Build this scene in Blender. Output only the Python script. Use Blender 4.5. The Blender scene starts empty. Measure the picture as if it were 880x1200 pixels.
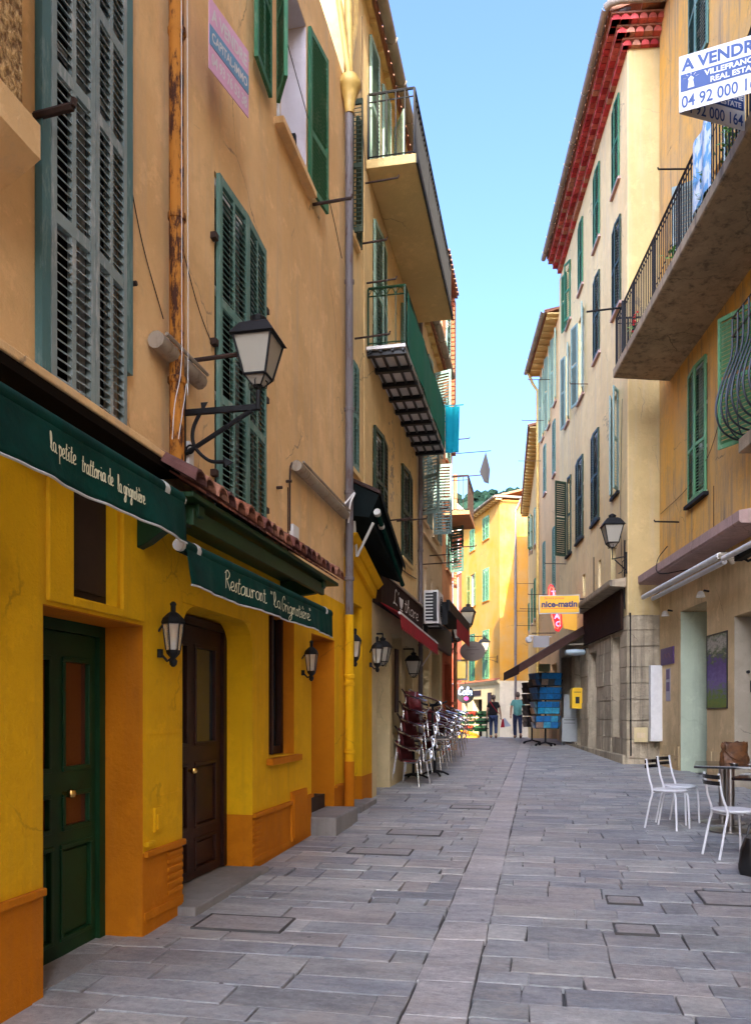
import bpy, bmesh, math, random
from mathutils import Matrix, Vector
random.seed(7)
R = math.radians
sc = bpy.context.scene
COL = sc.collection

# ---------------------------------------------------------------- camera, world, sun, exposure
FPX, HY, CXP = 950.0, 835.0, 440.0          # focal length / horizon in the photograph's pixels (880 x 1200)
YAW = math.atan((635 - 440) / FPX)           # the street runs 11.6 degrees right of the lens axis
cam_d = bpy.data.cameras.new('camera'); cam = bpy.data.objects.new('camera', cam_d); COL.objects.link(cam)
cam.location = (0, 0, 1.6); cam.rotation_euler = (R(90), 0, YAW)
cam_d.sensor_fit = 'VERTICAL'; cam_d.sensor_height = 36; cam_d.sensor_width = 36
cam_d.lens = 36 * FPX / 1200
cam_d.shift_y = (HY - 600) / 1200
cam_d.clip_start = .05; cam_d.clip_end = 3000
sc.camera = cam
SUN_EL, SUN_AZ = R(26), math.atan2(.13, -1)   # low sun from behind the camera, a little from the right
w = bpy.data.worlds.new('World'); sc.world = w; w.use_nodes = True
nt = w.node_tree; bg = nt.nodes['Background']
sky = nt.nodes.new('ShaderNodeTexSky'); sky.sky_type = 'NISHITA'; sky.sun_disc = False
sky.sun_elevation = SUN_EL; sky.sun_rotation = SUN_AZ; sky.air_density = .5; sky.dust_density = 5.0; sky.ozone_density = 6.0
nt.links.new(sky.outputs[0], bg.inputs[0]); bg.inputs[1].default_value = .15
sd = bpy.data.lights.new('sun', 'SUN'); sd.energy = 2.4; sd.angle = R(.5); sd.color = (1, .88, .70)
sun = bpy.data.objects.new('sun', sd); COL.objects.link(sun)
tosun = Vector((math.sin(SUN_AZ) * math.cos(SUN_EL), math.cos(SUN_AZ) * math.cos(SUN_EL), math.sin(SUN_EL)))
sun.rotation_euler = tosun.to_track_quat('Z', 'Y').to_euler()
sc.view_settings.view_transform = 'Standard'; sc.view_settings.look = 'None'
sc.view_settings.exposure = 2.83; sc.view_settings.gamma = 1; sc.view_settings.use_curve_mapping = False
sc.render.engine = 'CYCLES'
sc.cycles.max_bounces = 8; sc.cycles.diffuse_bounces = 7; sc.cycles.glossy_bounces = 3

def gz(y):
    if y < 29: return .021 * y
    if y < 36: return .609 + .021 * (y - 29) - .008 * (y - 29) ** 2
    return .364 - .02 * (min(y, 60) - 36) 

# ---------------------------------------------------------------- materials
def nodes(name, rough=.8, spec=.3, metal=0):
    m = bpy.data.materials.new(name); m.use_nodes = True
    t = m.node_tree; b = t.nodes['Principled BSDF']
    b.inputs['Roughness'].default_value = rough; b.inputs['Metallic'].default_value = metal
    b.inputs['Specular IOR Level'].default_value = spec
    return m, t, b
def tex_noise(t, scale, detail=5, stretch=None, rough=.6):
    tc = t.nodes.new('ShaderNodeTexCoord'); mp = t.nodes.new('ShaderNodeMapping'); n = t.nodes.new('ShaderNodeTexNoise')
    t.links.new(tc.outputs['Object'], mp.inputs[0]); t.links.new(mp.outputs[0], n.inputs['Vector'])
    if stretch: mp.inputs['Scale'].default_value = stretch
    n.inputs['Scale'].default_value = scale; n.inputs['Detail'].default_value = detail; n.inputs['Roughness'].default_value = rough
    return n
def ramp(t, src, lo, hi):
    r = t.nodes.new('ShaderNodeMapRange'); r.inputs[1].default_value = lo; r.inputs[2].default_value = hi
    r.clamp = True; t.links.new(src, r.inputs[0]); return r.outputs[0]
def mix(t, fac, a, b):
    m = t.nodes.new('ShaderNodeMix'); m.data_type = 'RGBA'
    if isinstance(fac, (int, float)): m.inputs[0].default_value = fac
    else: t.links.new(fac, m.inputs[0])
    for k, v in ((6, a), (7, b)):
        if isinstance(v, tuple): m.inputs[k].default_value = (*v, 1)
        else: t.links.new(v, m.inputs[k])
    return m.outputs[2]
def bump(t, b, src, strength, dist):
    n = t.nodes.new('ShaderNodeBump'); n.inputs['Strength'].default_value = strength; n.inputs['Distance'].default_value = dist
    t.links.new(src, n.inputs['Height']); t.links.new(n.outputs[0], b.inputs['Normal']); return n
def sc3(c, k): return tuple(max(0, min(1, x * k)) for x in c)

def plaster(name, base, second=None, stain=None, amount=.5, rough=.85, bumpd=.008, streak=.35, crack=.75):
    second = second or sc3(base, .78); stain = stain or tuple(x * .5 + .03 for x in base)
    m, t, b = nodes(name, rough, .15)
    def scaled(src, k):
        f = t.nodes.new('ShaderNodeMath'); f.operation = 'MULTIPLY'; f.inputs[1].default_value = k; t.links.new(src, f.inputs[0]); return f.outputs[0]
    n1 = tex_noise(t, .55, 8, None, .62)
    c = mix(t, ramp(t, n1.outputs[0], .38, .62), base, sc3(second, .93))
    n6 = tex_noise(t, 1.7, 10, None, .78)                     # cloudy patching
    c = mix(t, scaled(ramp(t, n6.outputs[0], .50, .60), .45 * amount + .15), c, sc3(second, .80))
    n4 = tex_noise(t, 2.6, 9, None, .72)                      # paler repairs and worn paint
    c = mix(t, scaled(ramp(t, n4.outputs[0], .55, .60), streak), c, sc3(base, 1.16))
    n2 = tex_noise(t, 1.5, 8, (3.2, 3.2, .22), .7)            # runs and streaks
    c = mix(t, scaled(ramp(t, n2.outputs[0], .50, .68), amount), c, stain)
    n7 = tex_noise(t, 9, 8, None, .75)                        # speckle
    c = mix(t, scaled(ramp(t, n7.outputs[0], .58, .70), .5 * amount), c, sc3(stain, .75))
    # hairline cracks, only here and there
    tc = t.nodes.new('ShaderNodeTexCoord'); nz = tex_noise(t, 1.4, 6); ad_ = t.nodes.new('ShaderNodeMix'); ad_.data_type = 'VECTOR'; ad_.inputs[0].default_value = .32
    t.links.new(tc.outputs['Object'], ad_.inputs[4]); t.links.new(nz.outputs['Color'], ad_.inputs[5])
    vo = t.nodes.new('ShaderNodeTexVoronoi'); vo.feature = 'DISTANCE_TO_EDGE'; vo.inputs['Scale'].default_value = .9; t.links.new(ad_.outputs[1], vo.inputs['Vector'])
    ln = ramp(t, vo.outputs['Distance'], .0065, .0015); nm = tex_noise(t, .8, 3)
    mu = t.nodes.new('ShaderNodeMath'); mu.operation = 'MULTIPLY'; t.links.new(ln, mu.inputs[0]); t.links.new(ramp(t, nm.outputs[0], .52, .60), mu.inputs[1])
    c = mix(t, scaled(mu.outputs[0], crack), c, sc3(stain, .45))
    t.links.new(c, b.inputs['Base Color'])
    n3 = tex_noise(t, 30, 6, None, .7)
    n5 = tex_noise(t, 7, 8, None, .7); ad = t.nodes.new('ShaderNodeMath'); ad.operation = 'MULTIPLY_ADD'
    t.links.new(n5.outputs[0], ad.inputs[0]); ad.inputs[1].default_value = 1.8; t.links.new(n3.outputs[0], ad.inputs[2])
    ad2 = t.nodes.new('ShaderNodeMath'); ad2.operation = 'MULTIPLY_ADD'; t.links.new(n4.outputs[0], ad2.inputs[0]); ad2.inputs[1].default_value = 1.5; t.links.new(ad.outputs[0], ad2.inputs[2])
    bump(t, b, ad2.outputs[0], .6, bumpd * 1.3)
    return m
def paint(name, c, rough=.55, var=.25, scale=8, spec=.4, metal=0, bumpd=.001):
    m, t, b = nodes(name, rough, spec, metal)
    n = tex_noise(t, scale, 6)
    t.links.new(mix(t, ramp(t, n.outputs[0], .38, .68), c, sc3(c, 1 - var)), b.inputs['Base Color'])
    if bumpd: bump(t, b, n.outputs[0], .5, bumpd)
    return m
def weathered(name, c, worn, rough=.65, lo=.52, hi=.62, scale=5):
    m, t, b = nodes(name, rough, .14)
    n = tex_noise(t, scale, 9, (2.5, 2.5, .6), .75)
    n2 = tex_noise(t, 1.2, 3)
    c1 = mix(t, ramp(t, n2.outputs[0], .35, .65), c, sc3(c, .8))
    t.links.new(mix(t, ramp(t, n.outputs[0], lo, hi), c1, worn), b.inputs['Base Color'])
    bump(t, b, n.outputs[0], .4, .002)
    return m
def flat(name, c, rough=.5, spec=.4, metal=0, emit=0):
    m, t, b = nodes(name, rough, spec, metal); b.inputs['Base Color'].default_value = (*c, 1)
    if emit: b.inputs['Emission Color'].default_value = (*c, 1); b.inputs['Emission Strength'].default_value = emit
    return m
def attr_mat(name, rough=.6, noise=.35, scale=6, bumpd=.003, spec=.35, metal=0):
    m, t, b = nodes(name, rough, spec, metal)
    a = t.nodes.new('ShaderNodeAttribute'); a.attribute_name = 'tint'
    n = tex_noise(t, scale, 9, None, .72)
    mm = t.nodes.new('ShaderNodeMix'); mm.data_type = 'RGBA'; mm.blend_type = 'MULTIPLY'; mm.inputs[0].default_value = 1
    t.links.new(a.outputs['Color'], mm.inputs[6])
    t.links.new(mix(t, ramp(t, n.outputs[0], .3, .7), (1 + noise * .3,) * 3, (1 - noise,) * 3), mm.inputs[7])
    t.links.new(mm.outputs[2], b.inputs['Base Color'])
    if bumpd: bump(t, b, n.outputs[0], .6, bumpd)
    return m

M = {}
M['ochre'] = plaster('ochre_plaster', (.84, .56, .27), (.72, .455, .20), (.52, .38, .25), .55)
M['yellow'] = plaster('yellow_paint_wall', (.80, .42, .006), (.72, .375, .006), (.48, .27, .02), .42, .85, .008, .3, crack=.4)
M['orange'] = plaster('orange_paint_wall', (.56, .175, .004), (.50, .150, .004), (.34, .12, .02), .42, .85, .008, .3, crack=.4)
M['roughcast'] = plaster('roughcast', (0.546, 0.300, 0.110), (0.351, 0.180, 0.055), (0.260, 0.144, 0.055), .6, .9, .09)
M['cream'] = plaster('cream_plaster', (0.801, 0.578, 0.269), (0.687, 0.481, 0.218), (0.515, 0.413, 0.230), .55)
M['cream2'] = plaster('grey_cream_plaster', (0.743, 0.563, 0.333), (0.628, 0.480, 0.297), (0.471, 0.398, 0.286), .6)
M['terra'] = plaster('terracotta_plaster', (0.715, 0.338, 0.164), (0.598, 0.273, 0.129), (0.520, 0.312, 0.176), .5)
M['redwall'] = plaster('red_plaster', (.56, .13, .06), (.48, .10, .045), (.4, .16, .1), .3)
M['r1'] = plaster('golden_plaster', (.78, .42, .085), (.70, .44, .17), (.30, .235, .15), .95)
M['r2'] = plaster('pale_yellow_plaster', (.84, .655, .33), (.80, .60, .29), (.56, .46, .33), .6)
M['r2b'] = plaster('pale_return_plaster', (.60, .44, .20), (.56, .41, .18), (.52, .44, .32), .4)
M['r3'] = plaster('peach_plaster', (.84, .56, .27), (.78, .52, .26), (.56, .42, .26), .4)
M['r4'] = plaster('butter_plaster', (.70, .48, .18), (.64, .43, .17), (.5, .38, .2), .3)
M['endy'] = plaster('saffron_plaster', (.55, .25, .022), (.56, .31, .09), (.44, .28, .12), .3)
M['white_wall'] = plaster('white_wash', (0.703, 0.607, 0.459), (0.646, 0.552, 0.408), (0.475, 0.414, 0.306), .3)
M['shopcream'] = plaster('shop_cream', (0.675, 0.528, 0.281), (0.585, 0.462, 0.244), (0.450, 0.363, 0.225), .3)
M['travertine'] = plaster('travertine', (.74, .54, .29), (.58, .42, .22), (.40, .28, .15), .7, .6, .010)
M['stone'] = plaster('stone_block', (.58, .47, .32), (.42, .345, .235), (.20, .165, .12), .95, .85, .035)
M['step'] = plaster('step_stone', (0.294, 0.271, 0.246), (0.216, 0.200, 0.184), (0.147, 0.133, 0.116), .5, .6, .006)
M['palegreen'] = plaster('pale_green_jamb', (0.508, 0.572, 0.416), (0.464, 0.526, 0.385), (0.332, 0.366, 0.270), .4, .6, .003, crack=.15)
M['greyjamb'] = plaster('grey_beige_jamb', (0.398, 0.330, 0.244), (0.343, 0.288, 0.205), (0.243, 0.203, 0.146), .5, .6, .003)
M['concrete'] = plaster('concrete', (.46, .36, .235), (.36, .285, .19), (.14, .115, .09), 1.0, .85, .015)
M['soffit'] = plaster('soffit_plaster', (0.728, 0.535, 0.229), (0.650, 0.471, 0.198), (0.520, 0.382, 0.187), .3)
M['pinkstone'] = plaster('pink_stone', (.50, .34, .30), (.43, .30, .26), (.3, .22, .19), .5)
def rough_cast():
    m, t, b = nodes('roughcast_render', .95, .1); n = tex_noise(t, 26, 4, None, .6); n2 = tex_noise(t, 3, 4)
    c_ = mix(t, ramp(t, n.outputs[0], .40, .60), (.20, .11, .045), (.60, .38, .16)); t.links.new(c_, b.inputs['Base Color']); bump(t, b, n.outputs[0], 1.0, .05); return m
M['roughcast'] = rough_cast()
M['bluegrey'] = weathered('blue_grey_shutter', (.235, .295, .285), (.36, .39, .37), .55)
M['tealframe'] = weathered('teal_frame', (.085, .185, .185), (.16, .25, .24), .5)
M['teal'] = weathered('teal_shutter', (.115, .225, .185), (.21, .29, .25), .55)
M['green'] = weathered('green_shutter', (.045, .17, .085), (.10, .20, .12), .5)
M['lgreen'] = weathered('light_green_shutter', (.15, .36, .17), (.25, .40, .24), .5)
M['dgreen'] = weathered('dark_green_shutter', (.030, .050, .030), (.06, .075, .045), .5)
M['lblue'] = weathered('pale_blue_shutter', (.22, .33, .30), (.30, .37, .32), .5)
M['mint'] = weathered('mint_shutter', (.27, .40, .30), (.34, .42, .34), .5)
M['olive'] = weathered('olive_shutter', (.16, .25, .07), (.24, .30, .12), .5)
M['white'] = paint('white_paint', (.72, .70, .66), .5, .12)
M['lilac'] = plaster('lilac_white_reveal', (.62, .57, .60), (.57, .52, .54), (.45, .40, .38), .3, .7, .003)
M['pane'] = flat('window_glass', (.02, .025, .03), .06, .6)
M['void'] = flat('dark_interior', (.006, .005, .005), .9, .1)
M['darkboard'] = paint('dark_brown_board', (.030, .014, .008), .7, .3)
M['doorgreen'] = paint('green_door_paint', (.006, .036, .010), .5, .35, 4, .25)
M['doorbrown'] = paint('brown_door_wood', (.032, .008, .003), .5, .5, 6, .25)
M['doorglass'] = flat('reddish_door_glass', (.07, .018, .008), .08, .6)
M['brass'] = flat('brass', (.65, .40, .12), .25, .5, 1)
M['iron'] = paint('black_iron', (.012, .012, .013), .65, .3, 10, .2)
M['rustiron'] = paint('rusty_iron', (.045, .022, .014), .8, .5, 15)
M['rustpipe'] = weathered('rusty_pipe', (.46, .185, .030), (.060, .022, .012), .8, .47, .55, 6)
M['greypipe'] = weathered('zinc_pipe', (.17, .15, .15), (.11, .07, .06), .5)
M['yellowpipe'] = paint('yellow_pipe', (.58, .38, .10), .5, .25)
M['zinc'] = paint('zinc_gutter', (.30, .25, .20), .5, .35, 3)
M['duct'] = weathered('plaster_duct', (.40, .33, .25), (.26, .20, .14), .8)
M['tile'] = attr_mat('clay_tile', .8, .45, 9, .004, .2)
M['redtile'] = attr_mat('red_painted_tile', .75, .4, 12, .004, .2)
M['awn'] = paint('green_canvas', (.001, .036, .025), .8, .55, 4, .12, 0, .03)
M['piping'] = flat('canvas_piping', (.48, .47, .42), .7)
M['ink'] = flat('cream_lettering', (.66, .64, .42), .7)
M['redawn'] = paint('red_canvas', (.36, .010, .022), .7, .3, 4, .2)
M['brownawn'] = paint('brown_canvas', (.060, .026, .020), .8, .3, 4, .2)
M['blackcanvas'] = paint('black_canvas', (.006, .010, .010), .85, .3, 4, .1)
M['lampglass'] = flat('milky_lamp_glass', (.34, .31, .25), .4, .4)
M['darkwood'] = paint('dark_sign_wood', (.030, .014, .010), .85, .4, 6, .1)
M['near_black'] = flat('near_black_soffit', (.008, .005, .003), .95, .05)
M['clear'] = flat('lamp_pane', (.28, .25, .20), .1, .6)
M['signwhite'] = paint('sign_white', (.56, .55, .54), .4, .08, 3)
M['signblue'] = flat('sign_blue', (.006, .045, .20), .5)
M['signpink'] = paint('faded_pink', (.62, .34, .48), .5, .15, 3)
M['fadedblue'] = flat('faded_blue', (.10, .24, .38), .5)
M['alu'] = flat('polished_aluminium', (.78, .79, .82), .2, .5, 1)
M['steel'] = flat('brushed_steel', (.38, .36, .34), .3, .5, 1)
M['bamboo'] = paint('dark_red_weave', (.12, .010, .012), .5, .5, 40)
M['chairwhite'] = flat('white_enamel', (.72, .72, .73), .3, .5)
M['blackgloss'] = flat('black_gloss', (.008, .008, .010), .08, .6)
M['blackpl'] = flat('black_plastic', (.012, .012, .013), .4, .4)
M['leaf'] = paint('plant_leaf', (.08, .20, .03), .5, .5, 20)
M['flower'] = flat('red_petals', (.55, .03, .03), .6)
M['leather'] = paint('brown_leather', (.16, .062, .018), .55, .65, 14, .4, 0, .012)
M['woodtop'] = paint('wood_tabletop', (.33, .25, .19), .4, .3, 6)

# ---------------------------------------------------------------- mesh builder
class MB:
    def __init__(s): s.v = []; s.f = []; s.t = []; s.tint = None; s.M = None
    def _add(s, vs, fs, tint=None):
        o = len(s.v)
        if s.M is not None: vs = [tuple(s.M @ Vector(p)) for p in vs]
        s.v += [tuple(p) for p in vs]; s.f += [tuple(i + o for i in f) for f in fs]; s.t += [tint or s.tint or (1, 1, 1)] * len(fs)
    def box(s, x0, x1, y0, y1, z0, z1, tint=None):
        s._add([(x0,y0,z0),(x1,y0,z0),(x1,y1,z0),(x0,y1,z0),(x0,y0,z1),(x1,y0,z1),(x1,y1,z1),(x0,y1,z1)],
               [(0,3,2,1),(4,5,6,7),(0,1,5,4),(1,2,6,5),(2,3,7,6),(3,0,4,7)], tint)
    def hexa(s, p, tint=None):      # 8 corners, bottom 4 then top 4
        s._add(p, [(0,3,2,1),(4,5,6,7),(0,1,5,4),(1,2,6,5),(2,3,7,6),(3,0,4,7)], tint)
    def quad(s, a, b, c, d, tint=None): s._add([a, b, c, d], [(0, 1, 2, 3)], tint)
    def tube(s, pts, r, n=8, caps=True, tint=None):
        P = [Vector(p) for p in pts]; rr = r if isinstance(r, (list, tuple)) else [r] * len(P)
        vs = []; up = None
        for i, p in enumerate(P):
            d = (P[min(i + 1, len(P) - 1)] - P[max(i - 1, 0)])
            d = d.normalized() if d.length > 1e-9 else Vector((0, 0, 1))
            if up is None: up = Vector((0, 0, 1)) if abs(d.z) < .9 else Vector((1, 0, 0))
            a = d.cross(up)
            if a.length < 1e-4: a = d.orthogonal()
            a.normalize(); b = a.cross(d).normalized(); up = b
            for k in range(n):
                an = 2 * math.pi * k / n; vs.append(p + (a * math.cos(an) + b * math.sin(an)) * rr[i])
        fs = [(i*n+k, i*n+(k+1) % n, (i+1)*n+(k+1) % n, (i+1)*n+k) for i in range(len(P) - 1) for k in range(n)]
        if caps: fs += [tuple(range(n)), tuple(range((len(P)-1)*n, len(P)*n))[::-1]]
        s._add(vs, fs, tint)
    def lathe(s, prof, c=(0, 0, 0), n=16, tint=None, rot0=0):     # prof: (r, z)
        vs = []; 
        for r, z in prof:
            for k in range(n):
                a = 2 * math.pi * k / n + rot0; vs.append((c[0] + r * math.cos(a), c[1] + r * math.sin(a), c[2] + z))
        m = len(prof)
        fs = [(i*n+k, i*n+(k+1) % n, (i+1)*n+(k+1) % n, (i+1)*n+k) for i in range(m-1) for k in range(n)]
        fs += [tuple(range(n))[::-1], tuple(range((m-1)*n, m*n))]
        s._add(vs, fs, tint)
    def prism(s, poly, y0, y1, tint=None):     # poly in (x, z), extruded along y
        n = len(poly)
        s._add([(x, y0, z) for x, z in poly] + [(x, y1, z) for x, z in poly],
               [tuple(range(n)), tuple(range(n, 2*n))[::-1]] + [(i, i+n, (i+1) % n+n, (i+1) % n) for i in range(n)], tint)
    def prismx(s, poly, x0, x1, tint=None):    # poly in (y, z), extruded along x
        n = len(poly)
        s._add([(x0, y, z) for y, z in poly] + [(x1, y, z) for y, z in poly],
               [tuple(range(n))[::-1], tuple(range(n, 2*n))] + [(i, (i+1) % n, (i+1) % n+n, i+n) for i in range(n)], tint)
    def mesh(s, name, mat, smooth=False, bevel=0):
        me = bpy.data.meshes.new(name); me.from_pydata(s.v, [], s.f)
        bm = bmesh.new(); bm.from_mesh(me)
        bmesh.ops.recalc_face_normals(bm, faces=bm.faces)
        bm.to_mesh(me); bm.free()
        if any(t != (1, 1, 1) for t in s.t):
            at = me.attributes.new('tint', 'FLOAT_COLOR', 'FACE')
            at.data.foreach_set('color', [c for t in s.t for c in (*t, 1)])
        me.materials.append(mat)
        if smooth:
            me.polygons.foreach_set('use_smooth', [True] * len(me.polygons))
            try: me.set_sharp_from_angle(angle=R(40))
            except Exception: pass
        return me
    def build(s, name, mat, parent=None, loc=None, rot=None, smooth=False, bevel=0):
        o = bpy.data.objects.new(name, s.mesh(name, mat, smooth)); COL.objects.link(o)
        if parent: o.parent = parent
        if loc: o.location = loc
        if rot: o.rotation_euler = rot
        if bevel:
            b = o.modifiers.new('bevel', 'BEVEL'); b.width = bevel; b.segments = 2; b.limit_method = 'ANGLE'; b.angle_limit = R(40)
        return o
def tag(o, label=None, cat=None, group=None, kind=None):
    if label: o['label'] = label
    if cat: o['category'] = cat
    if group: o['group'] = group
    if kind: o['kind'] = kind
    return o
def empty(name, loc=(0, 0, 0), rz=0, label=None, cat=None, group=None):
    o = bpy.data.objects.new(name, None); COL.objects.link(o); o.location = loc; o.rotation_euler = (0, 0, rz); o.empty_display_size = .1
    return tag(o, label, cat, group)
def kids(o): return [c for c in bpy.data.objects if c.parent == o]
def copy_tree(o, parent=None):
    c = o.copy(); COL.objects.link(c); c.parent = parent
    for ch in kids(o): copy_tree(ch, c)
    return c
def fit(pts, k=6):                # Catmull-Rom smoothing of a polyline
    P = [Vector(p) for p in pts]; P = [2*P[0]-P[1]] + P + [2*P[-1]-P[-2]]; out = []
    for i in range(1, len(P) - 2):
        for j in range(k):
            t = j / k; a, b, c, d = P[i-1:i+3]
            out.append(.5 * ((2*b) + (c-a)*t + (2*a-5*b+4*c-d)*t*t + (3*b-a-3*c+d)*t**3))
    out.append(P[-2]); return out

# facade frames: local X to the reader's right, local Y into the wall, Z up
A1 = R(7.685)
class Wall:
    def __init__(s, side, x0, ang=0):
        s.side = side; s.x0 = x0; s.a = ang
        s.org = Vector((x0, 0, 0)); s.rz = R(90) + ang if side == 'L' else -(R(90) - ang)
        s.X = Vector((math.cos(s.rz), math.sin(s.rz), 0)); s.Y = Vector((-math.sin(s.rz), math.cos(s.rz), 0))
    def lx(s, y): return y / math.cos(s.a) if s.side == 'L' else -y / math.cos(s.a)
    def pt(s, y, out=0, z=0):    # world point in front of the wall at street distance y (measured on the wall)
        return s.org + s.X * s.lx(y) - s.Y * out + Vector((0, 0, z))
WL = Wall('L', -2.6)
W1 = Wall('R', 5.26, A1)
W2 = Wall('R', 4.56, A1)

def building(name, label, wall, group=None):
    b = empty(name, tuple(wall.org), wall.rz, label, 'building', group); return b

def wall_mesh(mb, x0, x1, z0, z1, holes, D, rev=.22):
    """front skin at y=0 with rectangular openings, their reveals, the sides, back and top"""
    holes = [(max(h[0], x0), min(h[1], x1), max(h[2], z0), min(h[3], z1), h[4] if len(h) > 4 else rev, h[2] > z0, h[3] < z1) for h in holes]
    xs = sorted({x0, x1, *[v for h in holes for v in h[:2]]}); zs = sorted({z0, z1, *[v for h in holes for v in h[2:4]]})
    def inside(x, z): return any(h[0] < x < h[1] and h[2] < z < h[3] for h in holes)
    for i in range(len(xs) - 1):
        for j in range(len(zs) - 1):
            if not inside((xs[i]+xs[i+1])/2, (zs[j]+zs[j+1])/2):
                mb.quad((xs[i],0,zs[j]), (xs[i+1],0,zs[j]), (xs[i+1],0,zs[j+1]), (xs[i],0,zs[j+1]))
    for h in holes:
        a, b, c, d = h[:4]; r = h[4]
        mb.quad((a,0,c),(a,0,d),(a,r,d),(a,r,c)); mb.quad((b,0,c),(b,r,c),(b,r,d),(b,0,d))
        if h[6]: mb.quad((a,0,d),(b,0,d),(b,r,d),(a,r,d))
        if h[5]: mb.quad((a,0,c),(a,r,c),(b,r,c),(b,0,c))
    mb.quad((x0,0,z0),(x0,0,z1),(x0,D,z1),(x0,D,z0)); mb.quad((x1,0,z0),(x1,D,z0),(x1,D,z1),(x1,0,z1))
    mb.quad((x0,D,z0),(x0,D,z1),(x1,D,z1),(x1,D,z0))
    if all(h[6] for h in holes): mb.quad((x0,0,z1),(x1,0,z1),(x1,D,z1),(x0,D,z1))
class WallMB(MB):
    def mesh(s, name, mat, smooth=False, bevel=0):    # keep the given winding (open reveals confuse the recalculation)
        me = bpy.data.meshes.new(name); me.from_pydata(s.v, [], s.f); me.materials.append(mat)
        bm = bmesh.new(); bm.from_mesh(me); bmesh.ops.remove_doubles(bm, verts=bm.verts, dist=1e-5); bm.to_mesh(me); bm.free(); return me
def wall(b, name, mat, x0, x1, z0, z1, holes=(), D=7, rev=.22):
    if x0 > x1: x0, x1 = x1, x0
    hs = [h for h in holes if h[0] < x1 and h[1] > x0 and h[2] < z1 and h[3] > z0]
    mb = WallMB(); wall_mesh(mb, x0, x1, z0, z1, hs, D, rev); return mb.build(name, mat, b)

# ---------------------------------------------------------------- shutters and windows
_leaf = {}
def leaf_mesh(w_, h_, mat, cols=2, rails=(.33, .66), pitch=.045, flip=False, louvre=True):
    key = (round(w_, 3), round(h_, 3), mat.name, cols, tuple(rails), pitch, flip)
    if key in _leaf: return _leaf[key]
    mb = MB(); t = .036; st = min(.05, w_ * .11); rl = .07
    mb.box(0, st, -t/2, t/2, 0, h_); mb.box(w_-st, w_, -t/2, t/2, 0, h_)
    zs = [0] + [h_ * r for r in rails] + [h_]
    for i, z in enumerate(zs):
        z0 = z if i == 0 else (z - rl if i == len(zs) - 1 else z - rl/2)
        mb.box(st+.001, w_-st-.001, -t/2+.002, t/2-.002, z0, z0 + rl)
    xs = [st] + ([w_/2 - .02] if cols == 2 else []) 
    if cols == 2: mb.box(w_/2-.02, w_/2+.02, -t/2+.003, t/2-.003, rl*.9, h_ - rl*.9)
    spans = [(st, w_/2-.02), (w_/2+.02, w_-st)] if cols == 2 else [(st, w_-st)]
    s = 1 if not flip else -1
    for (a, b) in spans:
        z = rl + .01
        while z < h_ - rl - .02:
            if not any(abs(z - q) < rl/2 + .012 for q in zs[1:-1]):
                y0, y1 = -t*.46*s, t*.46*s; d = pitch*.55; th = .006
                mb.hexa([(a,y0,z),(b,y0,z),(b,y1,z+d),(a,y1,z+d),(a,y0,z+th),(b,y0,z+th),(b,y1,z+d+th),(a,y1,z+d+th)])
            z += pitch
    _leaf[key] = mb.mesh('shutter', mat); return _leaf[key]
def window(b, x0, x1, z0, z1, mat, la=0, ra=0, cols=1, rails=(.5,), pitch=.07, sill=None, rev=.2, frame=None, pane=True, silld=.06, only=None, name='window', out=.03):
    """window set in an opening; la/ra = opening angle of the left and right leaf (None = no leaf)"""
    if x0 > x1: x0, x1 = x1, x0
    W, H = x1 - x0, z1 - z0; fm = frame or M['white']
    f = MB(); r_ = rev; rev = rev if not (la is not None and ra is not None and la < 6 and ra < 6) else .09
    for q in ((x0, x0+.05, z0, z1), (x1-.05, x1, z0, z1), (x0+.05, x1-.05, z0, z0+.07), (x0+.05, x1-.05, z1-.06, z1), ((x0+x1)/2-.03, (x0+x1)/2+.03, z0+.07, z1-.06)):
        f.box(q[0], q[1], rev-.07, rev-.005, q[2], q[3])
    for fr in (.36, .68): f.box(x0+.05, x1-.05, rev-.05, rev-.01, z0+H*fr-.015, z0+H*fr+.015)
    wo = f.build(name, fm, b)
    shut = la is not None and ra is not None and la < 6 and ra < 6
    if shut: rev = min(rev, .09)
    p = MB(); p.quad((x0, rev, z0), (x1, rev, z0), (x1, rev, z1), (x0, rev, z1)); p.build('backing' if shut else 'pane', M['void'] if shut else M['pane'], wo)
    if sill:
        s_ = MB(); s_.box(x0-.08, x1+.08, -silld, .02, z0-.07, z0-.003); s_.build('sill', sill, wo)
    lw = W/2 - .004
    for side, ang in (('l', la), ('r', ra)):
        if ang is None: continue
        me = leaf_mesh(lw, H - .01, mat, cols, rails, pitch, side == 'r')
        o = bpy.data.objects.new('shutter', me); COL.objects.link(o); o.parent = wo
        if side == 'l': o.location = (x0 + .002, -out, z0 + .005); o.rotation_euler = (0, 0, -R(ang))
        else: o.location = (x1 - .002, -out, z0 + .005); o.rotation_euler = (0, 0, R(180 + ang))
    return wo
def mat_hole(x0, x1, z0, z1, rev=.2):
    if x0 > x1: x0, x1 = x1, x0
    return (x0, x1, z0, z1, rev)

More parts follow.
